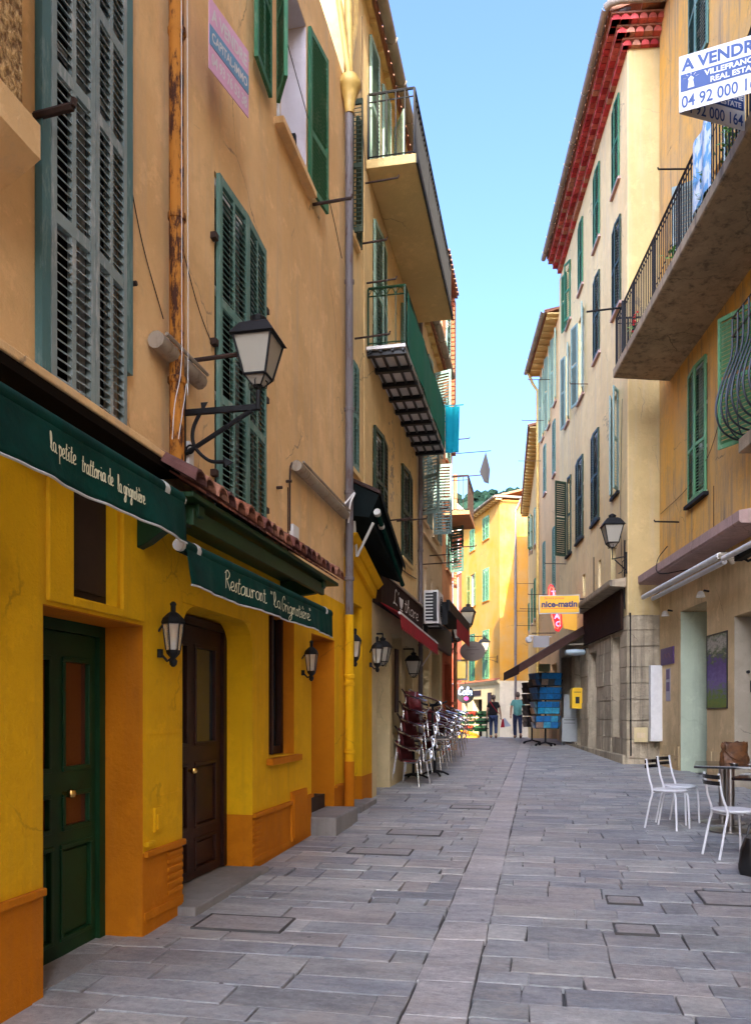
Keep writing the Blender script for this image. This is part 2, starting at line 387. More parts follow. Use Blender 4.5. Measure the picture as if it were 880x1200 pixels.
# ---------------------------------------------------------------- roofs
def roof(b, x0, x1, z, over=.5, D=7, rise=1.6, style='soffit', tilem=None, gut=True, soff=None, tiles=True):
    if x0 > x1: x0, x1 = x1, x0
    mb = MB(); tc = [(.36, .15, .08), (.42, .20, .11), (.30, .12, .07), (.46, .25, .15)]
    n = max(2, int((x1 - x0) / .24)); p = (x1 - x0) / n
    mb.hexa([(x0,-over,z),(x1,-over,z),(x1,D*.5,z+rise),(x0,D*.5,z+rise),(x0,-over,z+.06),(x1,-over,z+.06),(x1,D*.5,z+rise+.06),(x0,D*.5,z+rise+.06)], tc[0])
    mb.hexa([(x0,D*.5,z+rise),(x1,D*.5,z+rise),(x1,D+.3,z),(x0,D+.3,z),(x0,D*.5,z+rise+.06),(x1,D*.5,z+rise+.06),(x1,D+.3,z+.06),(x0,D+.3,z+.06)], tc[0])
    if tiles:
        for i in range(n):
            xc = x0 + p * (i + .5); c = random.choice(tc); L = D*.5 + over; rows = 8
            for r in range(rows):
                y0 = -over - .04 + L * r / rows; y1 = y0 + L / rows + .05; zz0 = z + .06 + rise * r / rows + .015; zz1 = z + .06 + rise * (r+1) / rows
                seg = 4; vs = []
                for (yy, zz, rad) in ((y0, zz0, p*.42), (y1, zz1, p*.36)):
                    for k in range(seg + 1):
                        an = math.pi * k / seg; vs.append((xc + rad*math.cos(an), yy, zz + rad*.75*math.sin(an)))
                m = seg + 1
                mb._add(vs, [(k, k+1, m+k+1, m+k) for k in range(seg)] + [tuple(range(m))], c if r else random.choice(tc))
    ro = mb.build('roof', tilem or M['tile'], b)
    if soff:
        s_ = MB(); s_.box(x0, x1, -over + .05, -.002, z-.05, z-.004)
        k = x0
        while k < x1:
            s_.box(k, k + .05, -over + .04, -.004, z - .13, z - .055); k += .55
        s_.build('soffit', soff, ro)
    if gut:
        g = MB(); seg = 8; r = .085; vs = []
        for xx in (x0 - .05, x1 + .05):
            for rr in (r, r - .012):
                for k in range(seg + 1):
                    an = math.pi + math.pi * k / seg; vs.append((xx, -over - .10 + rr*math.cos(an), z + .05 + rr*math.sin(an)))
        m = seg + 1
        fs = [(k, k+1, 2*m+k+1, 2*m+k) for k in range(seg)] + [(m+k, 3*m+k, 3*m+k+1, m+k+1) for k in range(seg)] + [(0, m, 3*m, 2*m), (m-1, 3*m-1, 4*m-1, 2*m-1)]
        fs += [(k, m+k, m+k+1, k+1) for k in range(seg)] + [(2*m+k, 2*m+k+1, 3*m+k+1, 3*m+k) for k in range(seg)]
        g._add(vs, fs)
        k = x0 + .4
        while k < x1:
            g.tube([(k, -over-.10+(r+.006)*math.cos(math.pi+math.pi*j/8), z+.05+(r+.006)*math.sin(math.pi+math.pi*j/8)) for j in range(9)], .012, 5); k += .9
        g.build('gutter', M['zinc'], ro)
    return ro
def pipe(b, pts, r, mat, name='downpipe', collars=()):
    mb = MB(); mb.tube(pts, r, 12)
    for z in collars: mb.lathe([(r, 0), (r*1.22, .01), (r*1.22, .05), (r, .06)], (pts[0][0], pts[0][1], z), 12)
    return mb.build(name, mat, b, smooth=True)
def rod(b, x, z, L=.5, y0=0, r=.014, dx=0, mat=None):
    mb = MB(); mb.tube([(x, y0+.02, z), (x+dx, y0-L, z+.02)], r, 6); mb.tube([(x+dx, y0-L, z+.02), (x+dx, y0-L-.01, z+.06)], r*.8, 6)
    return mb.build('iron_bracket', mat or M['rustiron'], b)
def wire(b, pts, r=.006, mat=None, name='cable'):
    mb = MB(); mb.tube(fit(pts, 5), r, 5); return mb.build(name, mat or M['rustiron'], b)
def railing(parent, segs, z0, h, mat, pitch=.11, r=.007, name='railing', top=.02, scroll=False, mid=None):
    mb = MB()
    for (a, c) in segs:
        a, c = Vector((*a, 0)), Vector((*c, 0)); L = (c - a).length; n = max(2, int(L / pitch))
        for i in range(n + 1):
            p = a.lerp(c, i / n); rr = r * (1.9 if i % 12 == 0 else 1)
            mb.box(p.x-rr, p.x+rr, p.y-rr, p.y+rr, z0 + .03, z0 + h - .01)
        for z, rad in ((z0 + .05, .010), (z0 + h, top)) + (((z0 + h - .12, .010),) if mid is None else ()):
            mb.tube([(a.x, a.y, z), (c.x, c.y, z)], rad, 6)
        if scroll:
            k = max(2, int(L / .14))
            for i in range(k):
                p0, p1 = a.lerp(c, i/k), a.lerp(c, (i+1)/k)
                mb.tube([p0.lerp(p1, j/6) + Vector((0, 0, z0+h-.12+.10*math.sin(math.pi*j/6))) for j in range(7)], .007, 4)
    return mb.build(name, mat, parent)
M['bluegreeniron'] = paint('blue_green_iron', (.008, .015, .019), .35, .3, 10, .5)
M['coverrim'] = flat('cover_rim', (.07, .065, .06), .8)
# ---------------------------------------------------------------- ground and paving
def ground():
    mb = MB(); xs = [-400, -60, -20, -8, -4, 0, 4, 8, 20, 60, 400]; ys = [-40, -20, -10, -5, 0] + [i for i in range(5, 29, 4)] + [29 + .5*i for i in range(0, 16)] + [38, 42, 50, 60, 100, 400, 1200]
    vs = [(x, y, gz(y) - .035) for y in ys for x in xs]; n = len(xs)
    mb._add(vs, [(j*n+i, j*n+i+1, (j+1)*n+i+1, (j+1)*n+i) for j in range(len(ys)-1) for i in range(n-1)])
    m, t, b = nodes('joint_mortar', .95, .1); nn = tex_noise(t, 14, 6)
    t.links.new(mix(t, nn.outputs[0], (.085, .08, .075), (.15, .14, .13)), b.inputs['Base Color'])
    o = mb.build('ground', m); tag(o, 'dark ground under the stone slabs of the street', 'ground', kind='structure')
ground()
def paving():
    m, t, b = nodes('slab_stone', .55, .4)
    a = t.nodes.new('ShaderNodeAttribute'); a.attribute_name = 'tint'
    n1 = tex_noise(t, 2.2, 10, (1, 3.0, 1), .74); n2 = tex_noise(t, 22, 8, None, .75); n3 = tex_noise(t, .5, 4); n6 = tex_noise(t, 5, 10, (1.0, 2.2, 1), .8)
    mm = t.nodes.new('ShaderNodeMix'); mm.data_type = 'RGBA'; mm.blend_type = 'MULTIPLY'; mm.inputs[0].default_value = 1
    t.links.new(a.outputs['Color'], mm.inputs[6]); t.links.new(mix(t, ramp(t, n1.outputs[0], .28, .72), (1.30, 1.27, 1.22), (.52, .52, .53)), mm.inputs[7])
    m2 = t.nodes.new('ShaderNodeMix'); m2.data_type = 'RGBA'; m2.blend_type = 'MULTIPLY'; m2.inputs[0].default_value = 1
    t.links.new(mm.outputs[2], m2.inputs[6]); t.links.new(mix(t, ramp(t, n2.outputs[0], .3, .72), (1.2,)*3, (.66,)*3), m2.inputs[7])
    c = mix(t, ramp(t, n6.outputs[0], .60, .68), m2.outputs[2], (.46, .43, .41))
    c = mix(t, ramp(t, n3.outputs[0], .54, .78), c, (.24, .20, .175))
    n8 = tex_noise(t, 1.6, 12, (1, 1.6, 1), .8); f8 = t.nodes.new('ShaderNodeMath'); f8.operation = 'MULTIPLY'; f8.inputs[1].default_value = .55; t.links.new(ramp(t, n8.outputs[0], .50, .60), f8.inputs[0]); c = mix(t, f8.outputs[0], c, (.42, .37, .32))
    n9 = tex_noise(t, 6.5, 12, (1, 2.0, 1), .85); f9 = t.nodes.new('ShaderNodeMath'); f9.operation = 'MULTIPLY'; f9.inputs[1].default_value = .6; t.links.new(ramp(t, n9.outputs[0], .56, .64), f9.inputs[0]); c = mix(t, f9.outputs[0], c, (.14, .135, .14))
    vo = t.nodes.new('ShaderNodeTexVoronoi'); vo.inputs['Scale'].default_value = 2.6; tcc = t.nodes.new('ShaderNodeTexCoord'); t.links.new(tcc.outputs['Object'], vo.inputs['Vector'])
    c = mix(t, ramp(t, vo.outputs['Distance'], .045, .03), c, (.07, .065, .06))      # trodden gum
    t.links.new(c, b.inputs['Base Color'])
    r = t.nodes.new('ShaderNodeMapRange'); r.inputs[3].default_value = .34; r.inputs[4].default_value = .68; t.links.new(n1.outputs[0], r.inputs[0]); t.links.new(r.outputs[0], b.inputs['Roughness'])
    ad = t.nodes.new('ShaderNodeMath'); ad.operation = 'MULTIPLY_ADD'; t.links.new(n1.outputs[0], ad.inputs[0]); ad.inputs[1].default_value = 3.0; t.links.new(n2.outputs[0], ad.inputs[2])
    bump(t, b, ad.outputs[0], .6, .008)
    rnd = random.Random(11); mb = MB()
    tints = [tuple(2.05*v*k_ for v, k_ in zip(t_, (.97, 1.01, 1.0))) for t_ in [(.152,.150,.158),(.172,.170,.176),(.19,.184,.182),(.21,.20,.192),(.185,.166,.160),(.140,.140,.150),(.165,.165,.165),(.225,.212,.202),(.18,.172,.170),(.150,.147,.151),(.176,.174,.178)]]
    def slab(x0, x1, y0, y1, tint=None, lift=0):
        g = rnd.uniform(.004, .013); e = .005; x0 += g/2; x1 -= g/2; y0 += g/2; y1 -= g/2
        if x1 - x0 < .03: return
        h = rnd.uniform(-.003, .003) + lift; tx, ty = rnd.uniform(-.0025, .0025), rnd.uniform(-.0025, .0025)
        j = lambda: rnd.uniform(-.009, .009)
        P = [(x0+j(), y0+j()), (x1+j(), y0+j()), (x1+j(), y1+j()), (x0+j(), y1+j())]
        b_ = [(x, y, gz(y) - .06) for x, y in P]; t_ = [(x, y, gz(y) - .004 + h + s1*tx + s2*ty) for (x, y), s1, s2 in zip(P, (-1, 1, 1, -1), (-1, -1, 1, 1))]
        cx, cy = (x0+x1)/2, (y0+y1)/2
        tp = [(x + (e if x < cx else -e), y + (e if y < cy else -e), z + .004) for x, y, z in t_]
        k = rnd.choice(tints); v = rnd.uniform(.9, 1.12); k = tint or tuple(q*v for q in k)
        mb._add(b_ + t_ + tp, [(0,1,5,4),(1,2,6,5),(2,3,7,6),(3,0,4,7),(4,5,9,8),(5,6,10,9),(6,7,11,10),(7,4,8,11),(8,9,10,11)], k)
    def course(x0, x1, y0, y1, off=0):
        x = x0 - rnd.uniform(0, .5)
        while x < x1:
            L = rnd.choice([.22, .30, .36, .42, .5, .58, .66, .8]); a, c = max(x, x0), min(x + L, x1)
            if x1 - c < .15: c = x1
            if y1 - y0 > .36 and rnd.random() < .10 and c - a > .3:
                ym = (y0 + y1) / 2; slab(a, c, y0, ym); slab(a, c, ym, y1)
            else: slab(a, c, y0, y1)
            x = c if c > x else x + L
    SX0, SX1 = -.69, -.36
    y = -6.0
    while y < 33.5:
        h = rnd.choice([.20, .24, .27, .30, .35]); xr = 5.26 - .135*y + .15; course(-3.6, SX0, y, y + h); y += h
    y = -6.0
    while y < 33.5:
        h = rnd.choice([.20, .24, .27, .30, .35]); xr = max(5.4 - .135*y, 1.4); course(SX1, xr, y, y + h); y += h
    y = -6.0
    while y < 33.5:
        h = rnd.choice([.42, .5, .6, .8]); slab(SX0, SX1, y, y + h, rnd.choice([(.46,.44,.43),(.42,.41,.41),(.50,.475,.455),(.39,.385,.39)])); y += h
    y = 33.5
    while y < 56:
        course(-9, 4, y, y + .5); y += .5
    o = mb.build('paving', m); tag(o, 'worn grey and pinkish stone slabs paving the street', 'paving', kind='structure')
    # raised access covers cut into the paving
    for k, (x, y, a, d, rot) in enumerate(((-2.05, 5.4, .62, .34, 0), (-1.62, 8.15, .62, .30, 0), (-1.45, 9.35, .6, .34, 0), (.62, 6.55, .24, .22, 0), (.62, 5.75, .26, .22, 0), (1.62, 6.75, .8, .42, 0), (-1.0, 11.6, .55, .3, 0))):
        f = MB(); z = gz(y) + .006; 
        for q in ((-a/2-.012, a/2+.012, -d/2-.012, -d/2), (-a/2-.012, a/2+.012, d/2, d/2+.012), (-a/2-.012, -a/2, -d/2, d/2), (a/2, a/2+.012, -d/2, d/2)): f.box(q[0], q[1], q[2], q[3], -.03, .006)
        fo = f.build('cover_frame', M['coverrim'], loc=(x, y, z)); fo.rotation_euler = (math.atan(.021), 0, rot)
        s_ = MB(); s_.box(-a/2+.008, a/2-.008, -d/2+.008, d/2-.008, -.03, .004, (.34, .32, .31)); s_.build('cover_slab', m, fo)
        where = ['by the green street door', 'in front of the brown stone step', 'beside the stone step, farther up', 'smaller square, the farther of two', 'smaller square, the nearer of two', 'long pale one below the white chair', 'halfway up to the stacked chairs'][k]
        tag(fo, 'stone access cover in a dark rim, ' + where, 'access cover', 'access covers set in the paving')
paving()

# ---------------------------------------------------------------- hill and far skyline
def hill():
    rnd = random.Random(3); mb = MB(); m, t, b = nodes('hazed_wooded_hill', .95, .05)
    n = tex_noise(t, .045, 8); t.links.new(mix(t, ramp(t, n.outputs[0], .4, .62), (.010, .030, .020), (.022, .048, .028)), b.inputs['Base Color'])  # distance haze is put into this darker, bluish green
    nx, ny = 150, 34; vs = []
    from mathutils import noise as N
    for j in range(ny):
        for i in range(nx):
            x = -330 + 560 * i / (nx - 1); y = 300 + 330 * j / (ny - 1); u = j / (ny - 1)
            base = 150 * math.exp(-((x + 20) / 190) ** 2) * math.sin(min(1, u * 1.15) * math.pi / 2) ** .8
            z = base + 9 * N.fractal(Vector((x*.02, y*.02, 0)), 1, 2, 4) + 4.2 * abs(N.noise(Vector((x*.16, y*.16, 2)))) * (1 if base > 5 else .3)
            vs.append((x, y, z - 3))
    mb._add(vs, [(j*nx+i, j*nx+i+1, (j+1)*nx+i+1, (j+1)*nx+i) for j in range(ny-1) for i in range(nx-1)])
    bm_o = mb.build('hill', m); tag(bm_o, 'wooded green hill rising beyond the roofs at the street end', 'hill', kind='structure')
    # tree crowns scattered over the slope as rough clumps
    cl = MB(); ico = [(0,0,1),(.89,0,.45),(.28,.85,.45),(-.72,.53,.45),(-.72,-.53,.45),(.28,-.85,.45),(.72,.53,-.2),(-.28,.85,-.2),(-.89,0,-.2),(-.28,-.85,-.2),(.72,-.53,-.2)]
    fc = [(0,1,2),(0,2,3),(0,3,4),(0,4,5),(0,5,1),(1,6,2),(2,7,3),(3,8,4),(4,9,5),(5,10,1),(2,6,7),(3,7,8),(4,8,9),(5,9,10),(1,10,6)]
    for _ in range(2600):
        k = rnd.randrange(ny*nx); x, y, z = vs[k]
        if not (-150 < x < 120): continue
        x += rnd.uniform(-3, 3); y += rnd.uniform(-5, 5); r = rnd.uniform(1.6, 3.4); g = rnd.uniform(.6, 1.3)
        cl._add([(x + a*r*rnd.uniform(.7,1.3), y + b_*r*rnd.uniform(.7,1.3), z + 1 + c*r*rnd.uniform(.8,1.4)) for a, b_, c in ico], fc, (.014*g, .034*g, .022*g))  # crowns carry the same haze-tinted green
    o = cl.build('hill_forest', attr_mat('hazed_hill_trees', .95, .5, .6, .3, .05)); tag(o, 'dense trees covering the far hillside', 'forest', kind='stuff')
hill()

# ================================================================ LEFT SIDE
def door(b, x0, x1, z0, z1, y, mat, panels, fr=.07, name='door', glassm=None, handle=None):
    """panelled door; panels = list of (u0,u1,v0,v1,kind) in metres relative to the leaf"""
    f = MB(); f.box(x0, x0+fr, y-.03, y+.06, z0, z1); f.box(x1-fr, x1, y-.03, y+.06, z0, z1); f.box(x0+fr, x1-fr, y-.03, y+.06, z1-fr, z1)
    d = MB(); a, c = x0+fr+.004, x1-fr-.004; zz = z1-fr-.004
    xs = sorted({a, c, *[a+p[0] for p in panels], *[a+p[1] for p in panels]}); zs = sorted({z0, zz, *[z0+p[2] for p in panels], *[z0+p[3] for p in panels]})
    for i in range(len(xs)-1):
        for j in range(len(zs)-1):
            mx, mz = (xs[i]+xs[i+1])/2 - a, (zs[j]+zs[j+1])/2 - z0
            if not any(p[0] < mx < p[1] and p[2] < mz < p[3] for p in panels): d.box(xs[i], xs[i+1], y, y+.045, zs[j], zs[j+1])
    do = d.build(name, mat, b); f.build('door_frame', mat, do)
    for p in panels:
        q = MB(); g = MB(); X0, X1, Z0, Z1 = a+p[0], a+p[1], z0+p[2], z0+p[3]; e = .028
        for (k0, k1, k2, k3) in ((X0, X1, Z0, Z0+e), (X0, X1, Z1-e, Z1), (X0, X0+e, Z0+e, Z1-e), (X1-e, X1, Z0+e, Z1-e)): q.box(k0, k1, y-.012, y+.03, k2, k3)
        if p[4] == 'panel': q.box(X0+e+.02, X1-e-.02, y+.008, y+.04, Z0+e+.02, Z1-e-.02); q.box(X0+e, X1-e, y+.022, y+.04, Z0+e, Z1-e)
        q.build('panel', mat, do, bevel=.004)
        if p[4] == 'glass': g.quad((X0+e, y+.02, Z0+e), (X1-e, y+.02, Z0+e), (X1-e, y+.02, Z1-e), (X0+e, y+.02, Z1-e)); g.build('pane', glassm or M['doorglass'], do)
    if handle:
        k = MB(); k.tube([(handle[0], y-.002, handle[1]), (handle[0], y-.05, handle[1])], .012, 8)
        k.lathe([(.004, -.03), (.024, -.02), (.03, 0), (.024, .02), (.004, .03)], (handle[0], y-.06, handle[1]), 12); k.build('knob', M['brass'], do, smooth=True)
    return do
def liner(b, x0, x1, z0, z1, y1, mat, name='door_surround', t=.008):
    mb = MB(); mb.box(x0-.001, x0+t, .002, y1, z0, z1); mb.box(x1-t, x1+.001, .002, y1, z0, z1); mb.box(x0+t, x1-t, .002, y1, z1-t, z1+.001); return mb.build(name, mat, b)

def left_near():
    b = building('ochre_house', 'ochre house with yellow ground floor and a green restaurant awning', WL)
    S0, S1 = -14.0, 10.56
    up = [mat_hole(3.88, 4.68, 3.1, 6.35, .16), mat_hole(6.18, 7.32, 3.25, 6.0, .16), mat_hole(7.75, 8.80, 7.50, 9.35, .40), mat_hole(.6, 1.7, 4.2, 7, .2), mat_hole(5.6, 6.3, 8.2, 9.6, .3)]
    wall(b, 'upper_wall', M['ochre'], S0, S1, 3.05, 10.12, up, 8)
    lo = [(3.87, 4.98, -.2, 2.18, .36), (4.15, 4.64, 2.26, 2.98, .10), (5.58, 7.06, -.2, 2.42, .32), (7.51, 8.34, 1.16, 2.60, .22), (9.0, 10.06, -.2, 2.52, .85)]
    wall(b, 'lower_wall', M['yellow'], S0, S1, .66, 3.05, lo, 8)
    wall(b, 'plinth', M['orange'], S0, S1, -.3, .66, lo, 8)
    cap = MB()
    for a, c in ((S0, 3.86), (4.985, 5.575), (7.065, 8.18), (8.76, 8.99), (10.07, 10.40)): cap.box(a, c, -.035, -.002, .63, .672)
    for i in range(6): cap.box(5.33, 5.572, -.012, -.001, .30 + i*.055, .335 + i*.055); cap.box(7.07, 7.3, -.012, -.001, .30 + i*.055, .335 + i*.055)
    for a, c in ((4.985, 5.575), (7.065, 8.18)): cap.box(a, c, -.014, -.001, .20, .262)
    cap.build('plinth_cap', M['orange'], b, bevel=.006)
    # joints lightly scored in the yellow wall and the painted-over switch box
    m = MB(); m.box(5.12, 5.24, -.018, -.001, .78, .95); m.box(5.14, 5.22, -.028, -.018, .80, .90); m.box(5.0, 5.10, -.03, -.002, .70, .73)
    for z, a, c in ((1.02, 5.24, 5.57), (1.45, 5.0, 5.57), (1.62, 5.05, 5.5), (1.72, 7.08, 7.5), (1.25, 7.08, 7.48), (.95, 7.1, 7.6), (1.95, 7.1, 7.4)): m.box(a, c, -.005, .001, z, z+.006)
    m.build('wall_fitting', M['yellow'], b)
    # pilaster frame above the green door
    pf = MB(); pf.box(3.89, 4.12, -.03, -.002, 2.20, 3.04); pf.box(4.67, 4.95, -.03, -.002, 2.20, 3.04); pf.box(4.12, 4.67, -.03, -.002, 2.20, 2.25); pf.build('door_head', M['yellow'], b, bevel=.006)
    nb = MB(); nb.box(4.15, 4.64, .075, .10, 2.26, 2.98); nb.box(4.19, 4.60, .060, .075, 2.32, 2.95); nb.build('boarded_panel', M['darkboard'], b)
    liner(b, 3.87, 4.98, -.2, 2.18, .35, M['orange']); liner(b, 9.0, 10.06, -.2, 2.52, .84, M['orange']); liner(b, 7.51, 8.34, 1.16, 2.60, .2, M['orange'], 'window_surround')
    door(b, 3.88, 4.97, .085, 2.17, .30, M['doorgreen'], [(.12, .44, 1.15, 1.86, 'glass'), (.12, .44, .78, 1.02, 'glass'), (.10, .46, .10, .70, 'panel'), (.56, .88, 1.15, 1.86, 'glass'), (.56, .88, .78, 1.02, 'glass'), (.54, .90, .10, .70, 'panel')], handle=(4.52, 1.10))
    th = MB(); th.box(3.87, 4.98, .05, .36, -.1, .095); th.build('threshold', M['step'], b)
    door(b, 5.62, 7.04, .20, 2.40, .27, M['doorbrown'], [(.10, .56, 1.12, 1.98, 'glass'), (.10, .56, .42, .98, 'panel'), (.10, .56, .06, .34, 'panel'), (.70, 1.16, 1.12, 1.98, 'glass'), (.70, 1.16, .42, .98, 'panel'), (.70, 1.16, .06, .34, 'panel')], handle=(6.25, 1.12), glassm=M['pane'])
    # shallow arch filling the top corners of the brown door's opening
    ar = MB()
    for s in (0, 1):
        P = []
        for k in range(7):
            a = math.pi/2 * k / 6; xx = .26*(1-math.sin(a)); zz = .22*(1-math.cos(a))
            P.append((5.585 + xx if s == 0 else 7.055 - xx, 2.41 - zz if k else 2.41))
        corner = (5.585, 2.415) if s == 0 else (7.055, 2.415)
        P = [((5.585 if s == 0 else 7.055) + (1 if s == 0 else -1)*.26*(1-math.cos(math.pi/2*k/6)), 2.415 - .22*(1-math.sin(math.pi/2*k/6))) for k in range(7)] + [corner]
        ar.prism(P, .004, .26)
    ar.build('arch', M['yellow'], b)
    ds = MB(); ds.box(5.50, 7.12, -.14, .34, -.1, .185); ds.build('door_step', M['step'], b, bevel=.012)
    # small window with brown wooden leaves
    sw = MB(); sw.box(7.52, 7.57, .12, .17, 1.17, 2.59); sw.box(7.90, 7.96, .10, .16, 1.17, 2.59); sw.box(8.27, 8.33, .12, .17, 1.17, 2.59); sw.box(7.57, 7.90, .13, .16, 1.17, 1.25); sw.box(7.96, 8.27, .13, .16, 1.17, 1.25)
    swo = sw.build('small_window', M['doorbrown'], b)
    q = MB(); q.quad((7.52,.19,1.17),(8.33,.19,1.17),(8.33,.19,2.59),(7.52,.19,2.59)); q.build('pane', M['pane'], swo)
    sl = MB(); sl.box(7.44, 8.42, -.07, -.003, 1.09, 1.155); sl.build('sill', M['orange'], swo, bevel=.006)
    # meter cupboard
    mc = MB(); mc.box(8.19, 8.73, -.03, -.002, .24, .76); mo = mc.build('meter_cupboard', M['orange'], b)
    mc = MB(); mc.box(8.22, 8.70, -.042, -.031, .27, .73); mc.build('cupboard_lid', M['orange'], mo)
    # deep doorway with two steps
    st = MB(); st.box(8.98, 10.10, -.30, .12, -.1, .40); so = st.build('stone_step', M['step'], b, bevel=.02)
    st = MB(); st.box(9.01, 10.05, .125, .84, -.1, .56); st.build('inner_step', M['darkboard'], so)
    dk = MB(); dk.quad((9.0,.82,.5),(10.06,.82,.5),(10.06,.82,2.52),(9.0,.82,2.52)); dk.build('dark_doorway', M['doorbrown'], b)
    # ledge over the first awning
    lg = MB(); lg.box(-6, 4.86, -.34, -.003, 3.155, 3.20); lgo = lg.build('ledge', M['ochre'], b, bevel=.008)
    lg = MB(); lg.box(-6, 4.84, -.33, -.003, 3.10, 3.152); lg.build('ledge_soffit', M['near_black'], lgo)  # underside box coloured near-black
    # roughcast bay at the upper left
    by = MB(); by.box(-6, 3.27, -.30, -.003, 4.30, 8.0); byo = by.build('bay', M['roughcast'], b)
    by = MB(); by.prismx([(-.003, 3.96), (-.20, 4.05), (-.345, 4.14), (-.345, 4.297), (-.003, 4.297)], -6, 3.34); by.build('bay_moulding', M['ochre'], byo)
    # windows
    window(b, 3.88, 4.68, 3.21, 6.33, M['bluegrey'], 3, 3, 2, (.34, .60, .80), .052, rev=.16)
    fr = MB(); fr.box(3.80, 3.875, -.045, -.002, 3.21, 6.40); fr.box(4.685, 4.76, -.045, -.002, 3.75, 6.40); fr.box(3.875, 4.685, -.045, -.002, 6.335, 6.40); fr.build('window_frame', M['tealframe'], b)
    window(b, 6.18, 7.32, 3.26, 5.98, M['teal'], 3, 3, 2, (.33, .62), .050, rev=.16)
    hg = MB()
    for x in (6.12, 7.36):
        for z in (5.4, 4.55, 3.5): hg.box(x-.03, x+.03, -.05, -.002, z, z+.05)
    hg.build('shutter_hinge', M['rustiron'], b)
    wo = window(b, 7.75, 8.80, 7.51, 9.34, M['green'], None, 172, 1, (.36,), .05, rev=.38, sill=M['ochre'], silld=.10, out=.035)
    rv = MB(); rv.box(8.792, 8.799, .004, .30, 7.52, 9.33); rv.box(7.76, 8.79, .004, .30, 9.332, 9.339); rv.build('reveal_lining', M['lilac'], wo)
    for (x, a, w_) in ((7.42, 176, .50), (7.50, 150, .36)):
        me = leaf_mesh(w_, 1.84, M['green'], 2 if a > 150 else 1, (.42,), .05)
        o = bpy.data.objects.new('shutter', me); COL.objects.link(o); o.parent = wo; o.location = (x, -.05 if a > 150 else -.10, 7.5); o.rotation_euler = (0, 0, -R(a))
    fl = MB(); fl.box(8.05, 8.10, -.10, -.04, 7.50, 7.60); fl.build('shutter_stay', M['iron'], wo)
    window(b, .6, 1.7, 4.2, 7.0, M['bluegrey'], 2, 2, 1, (.5,), .07)
    window(b, 5.6, 6.3, 8.2, 9.6, M['green'], None, None)
    roof(b, S0, S1, 10.13, -.03, 8, .25, gut=False, tiles=False)
    # pent roof of clay tiles with green eaves board
    pt = MB(); rnd = random.Random(5); n = 21; x0, x1 = 4.56, 8.34; p = (x1-x0)/n; tc = [(.22,.075,.045),(.30,.11,.06),(.17,.06,.045),(.34,.15,.09),(.13,.055,.045)]
    for i in range(n):
        xc = x0 + p*(i+.5)
        for r in range(2):
            y0, y1 = -.54 + .27*r, -.25 + .25*r; z0, z1 = 3.00 + .16*r, 3.18 + .16*r; dz = rnd.uniform(-.008, .008); seg = 6; vs = []
            for (yy, zz, rad) in ((y0 - rnd.uniform(0,.025), z0+dz, p*.50), (y1, z1, p*.42)):
                for rr in (rad, rad-.014):
                    for k in range(seg+1):
                        an = math.pi*k/seg; vs.append((xc+rr*math.cos(an), yy, zz+rr*.95*math.sin(an)))
            m = seg+1; fs = [(k,k+1,2*m+k+1,2*m+k) for k in range(seg)] + [(m+k,3*m+k,3*m+k+1,m+k+1) for k in range(seg)] + [(k,m+k,m+k+1,k+1) for k in range(seg)]
            pt._add(vs, fs, rnd.choice(tc))
        if i < n - 1:
            xv = x0 + p*(i+1); pt.hexa([(xv-.05,-.53,2.975),(xv+.05,-.53,2.975),(xv+.05,-.01,3.30),(xv-.05,-.01,3.30),(xv-.05,-.53,2.99),(xv+.05,-.53,2.99),(xv+.05,-.01,3.315),(xv-.05,-.01,3.315)], rnd.choice(tc))
    pto = pt.build('tiled_pent_roof', M['tile'], b)
    eb = MB(); eb.box(4.80, 7.95, -.44, -.40, 2.79, 2.90); eb.box(4.66, 8.3, -.50, -.003, 2.93, 2.965)
    for x in (4.84, 7.85): eb.prismx([(-.003, 2.66), (-.003, 2.93), (-.46, 2.93), (-.46, 2.86), (-.36, 2.80), (-.22, 2.78), (-.10, 2.70)], x, x+.09)
    eb.build('eaves_board', M['doorgreen'], pto, bevel=.006)
    # pipes, ducts, brackets
    pipe(b, [(5.30, -.09, 3.35), (5.27, -.09, 12)], .052, M['rustpipe'], collars=(3.9, 5.05, 6.35, 7.8))
    wire(b, [(5.24, -.15, 8), (5.25, -.15, 4.6), (5.22, -.16, 4.0), (5.12, -.16, 3.7), (5.10, -.15, 3.45)], .003, M['white'])
    wire(b, [(5.33, -.15, 8), (5.33, -.16, 4.2), (5.30, -.16, 3.9), (5.24, -.13, 3.5)], .003, M['white'])
    pipe(b, [(10.50, -.09, 2.9), (10.48, -.09, 9.75)], .055, M['greypipe'], collars=(3.35, 4.5, 5.6, 7.3))
    pipe(b, [(10.50, -.09, .95), (10.50, -.09, 2.899)], .060, M['yellow'], 'painted_downpipe', collars=(1.05, 1.95, 2.05))
    pipe(b, [(10.50, -.09, .20), (10.50, -.09, .949)], .068, M['orange'], 'painted_downpipe')
    hp = MB(); hp.lathe([(.055, 0), (.075, .10), (.075, .15), (.13, .30), (.16, .34), (.16, .40), (.12, .43), (.12, .47), (.10, .48)], (10.47, -.10, 9.55), 14); hp.build('rain_hopper', M['yellowpipe'], b, smooth=True)
    for dx, dy, w_ in ((-.03, .0, .05), (.28, .10, .05), (-.16, .12, .04)): pipe(b, [(10.47+dx*.2, -.10, 10.03), (10.47+dx*.5, -.10+dy*.3, 10.35), (10.47+dx*2.6, -.10+dy, 11.3), (10.47+dx*2.8, -.10+dy, 12.4)], w_, M['yellowpipe'])
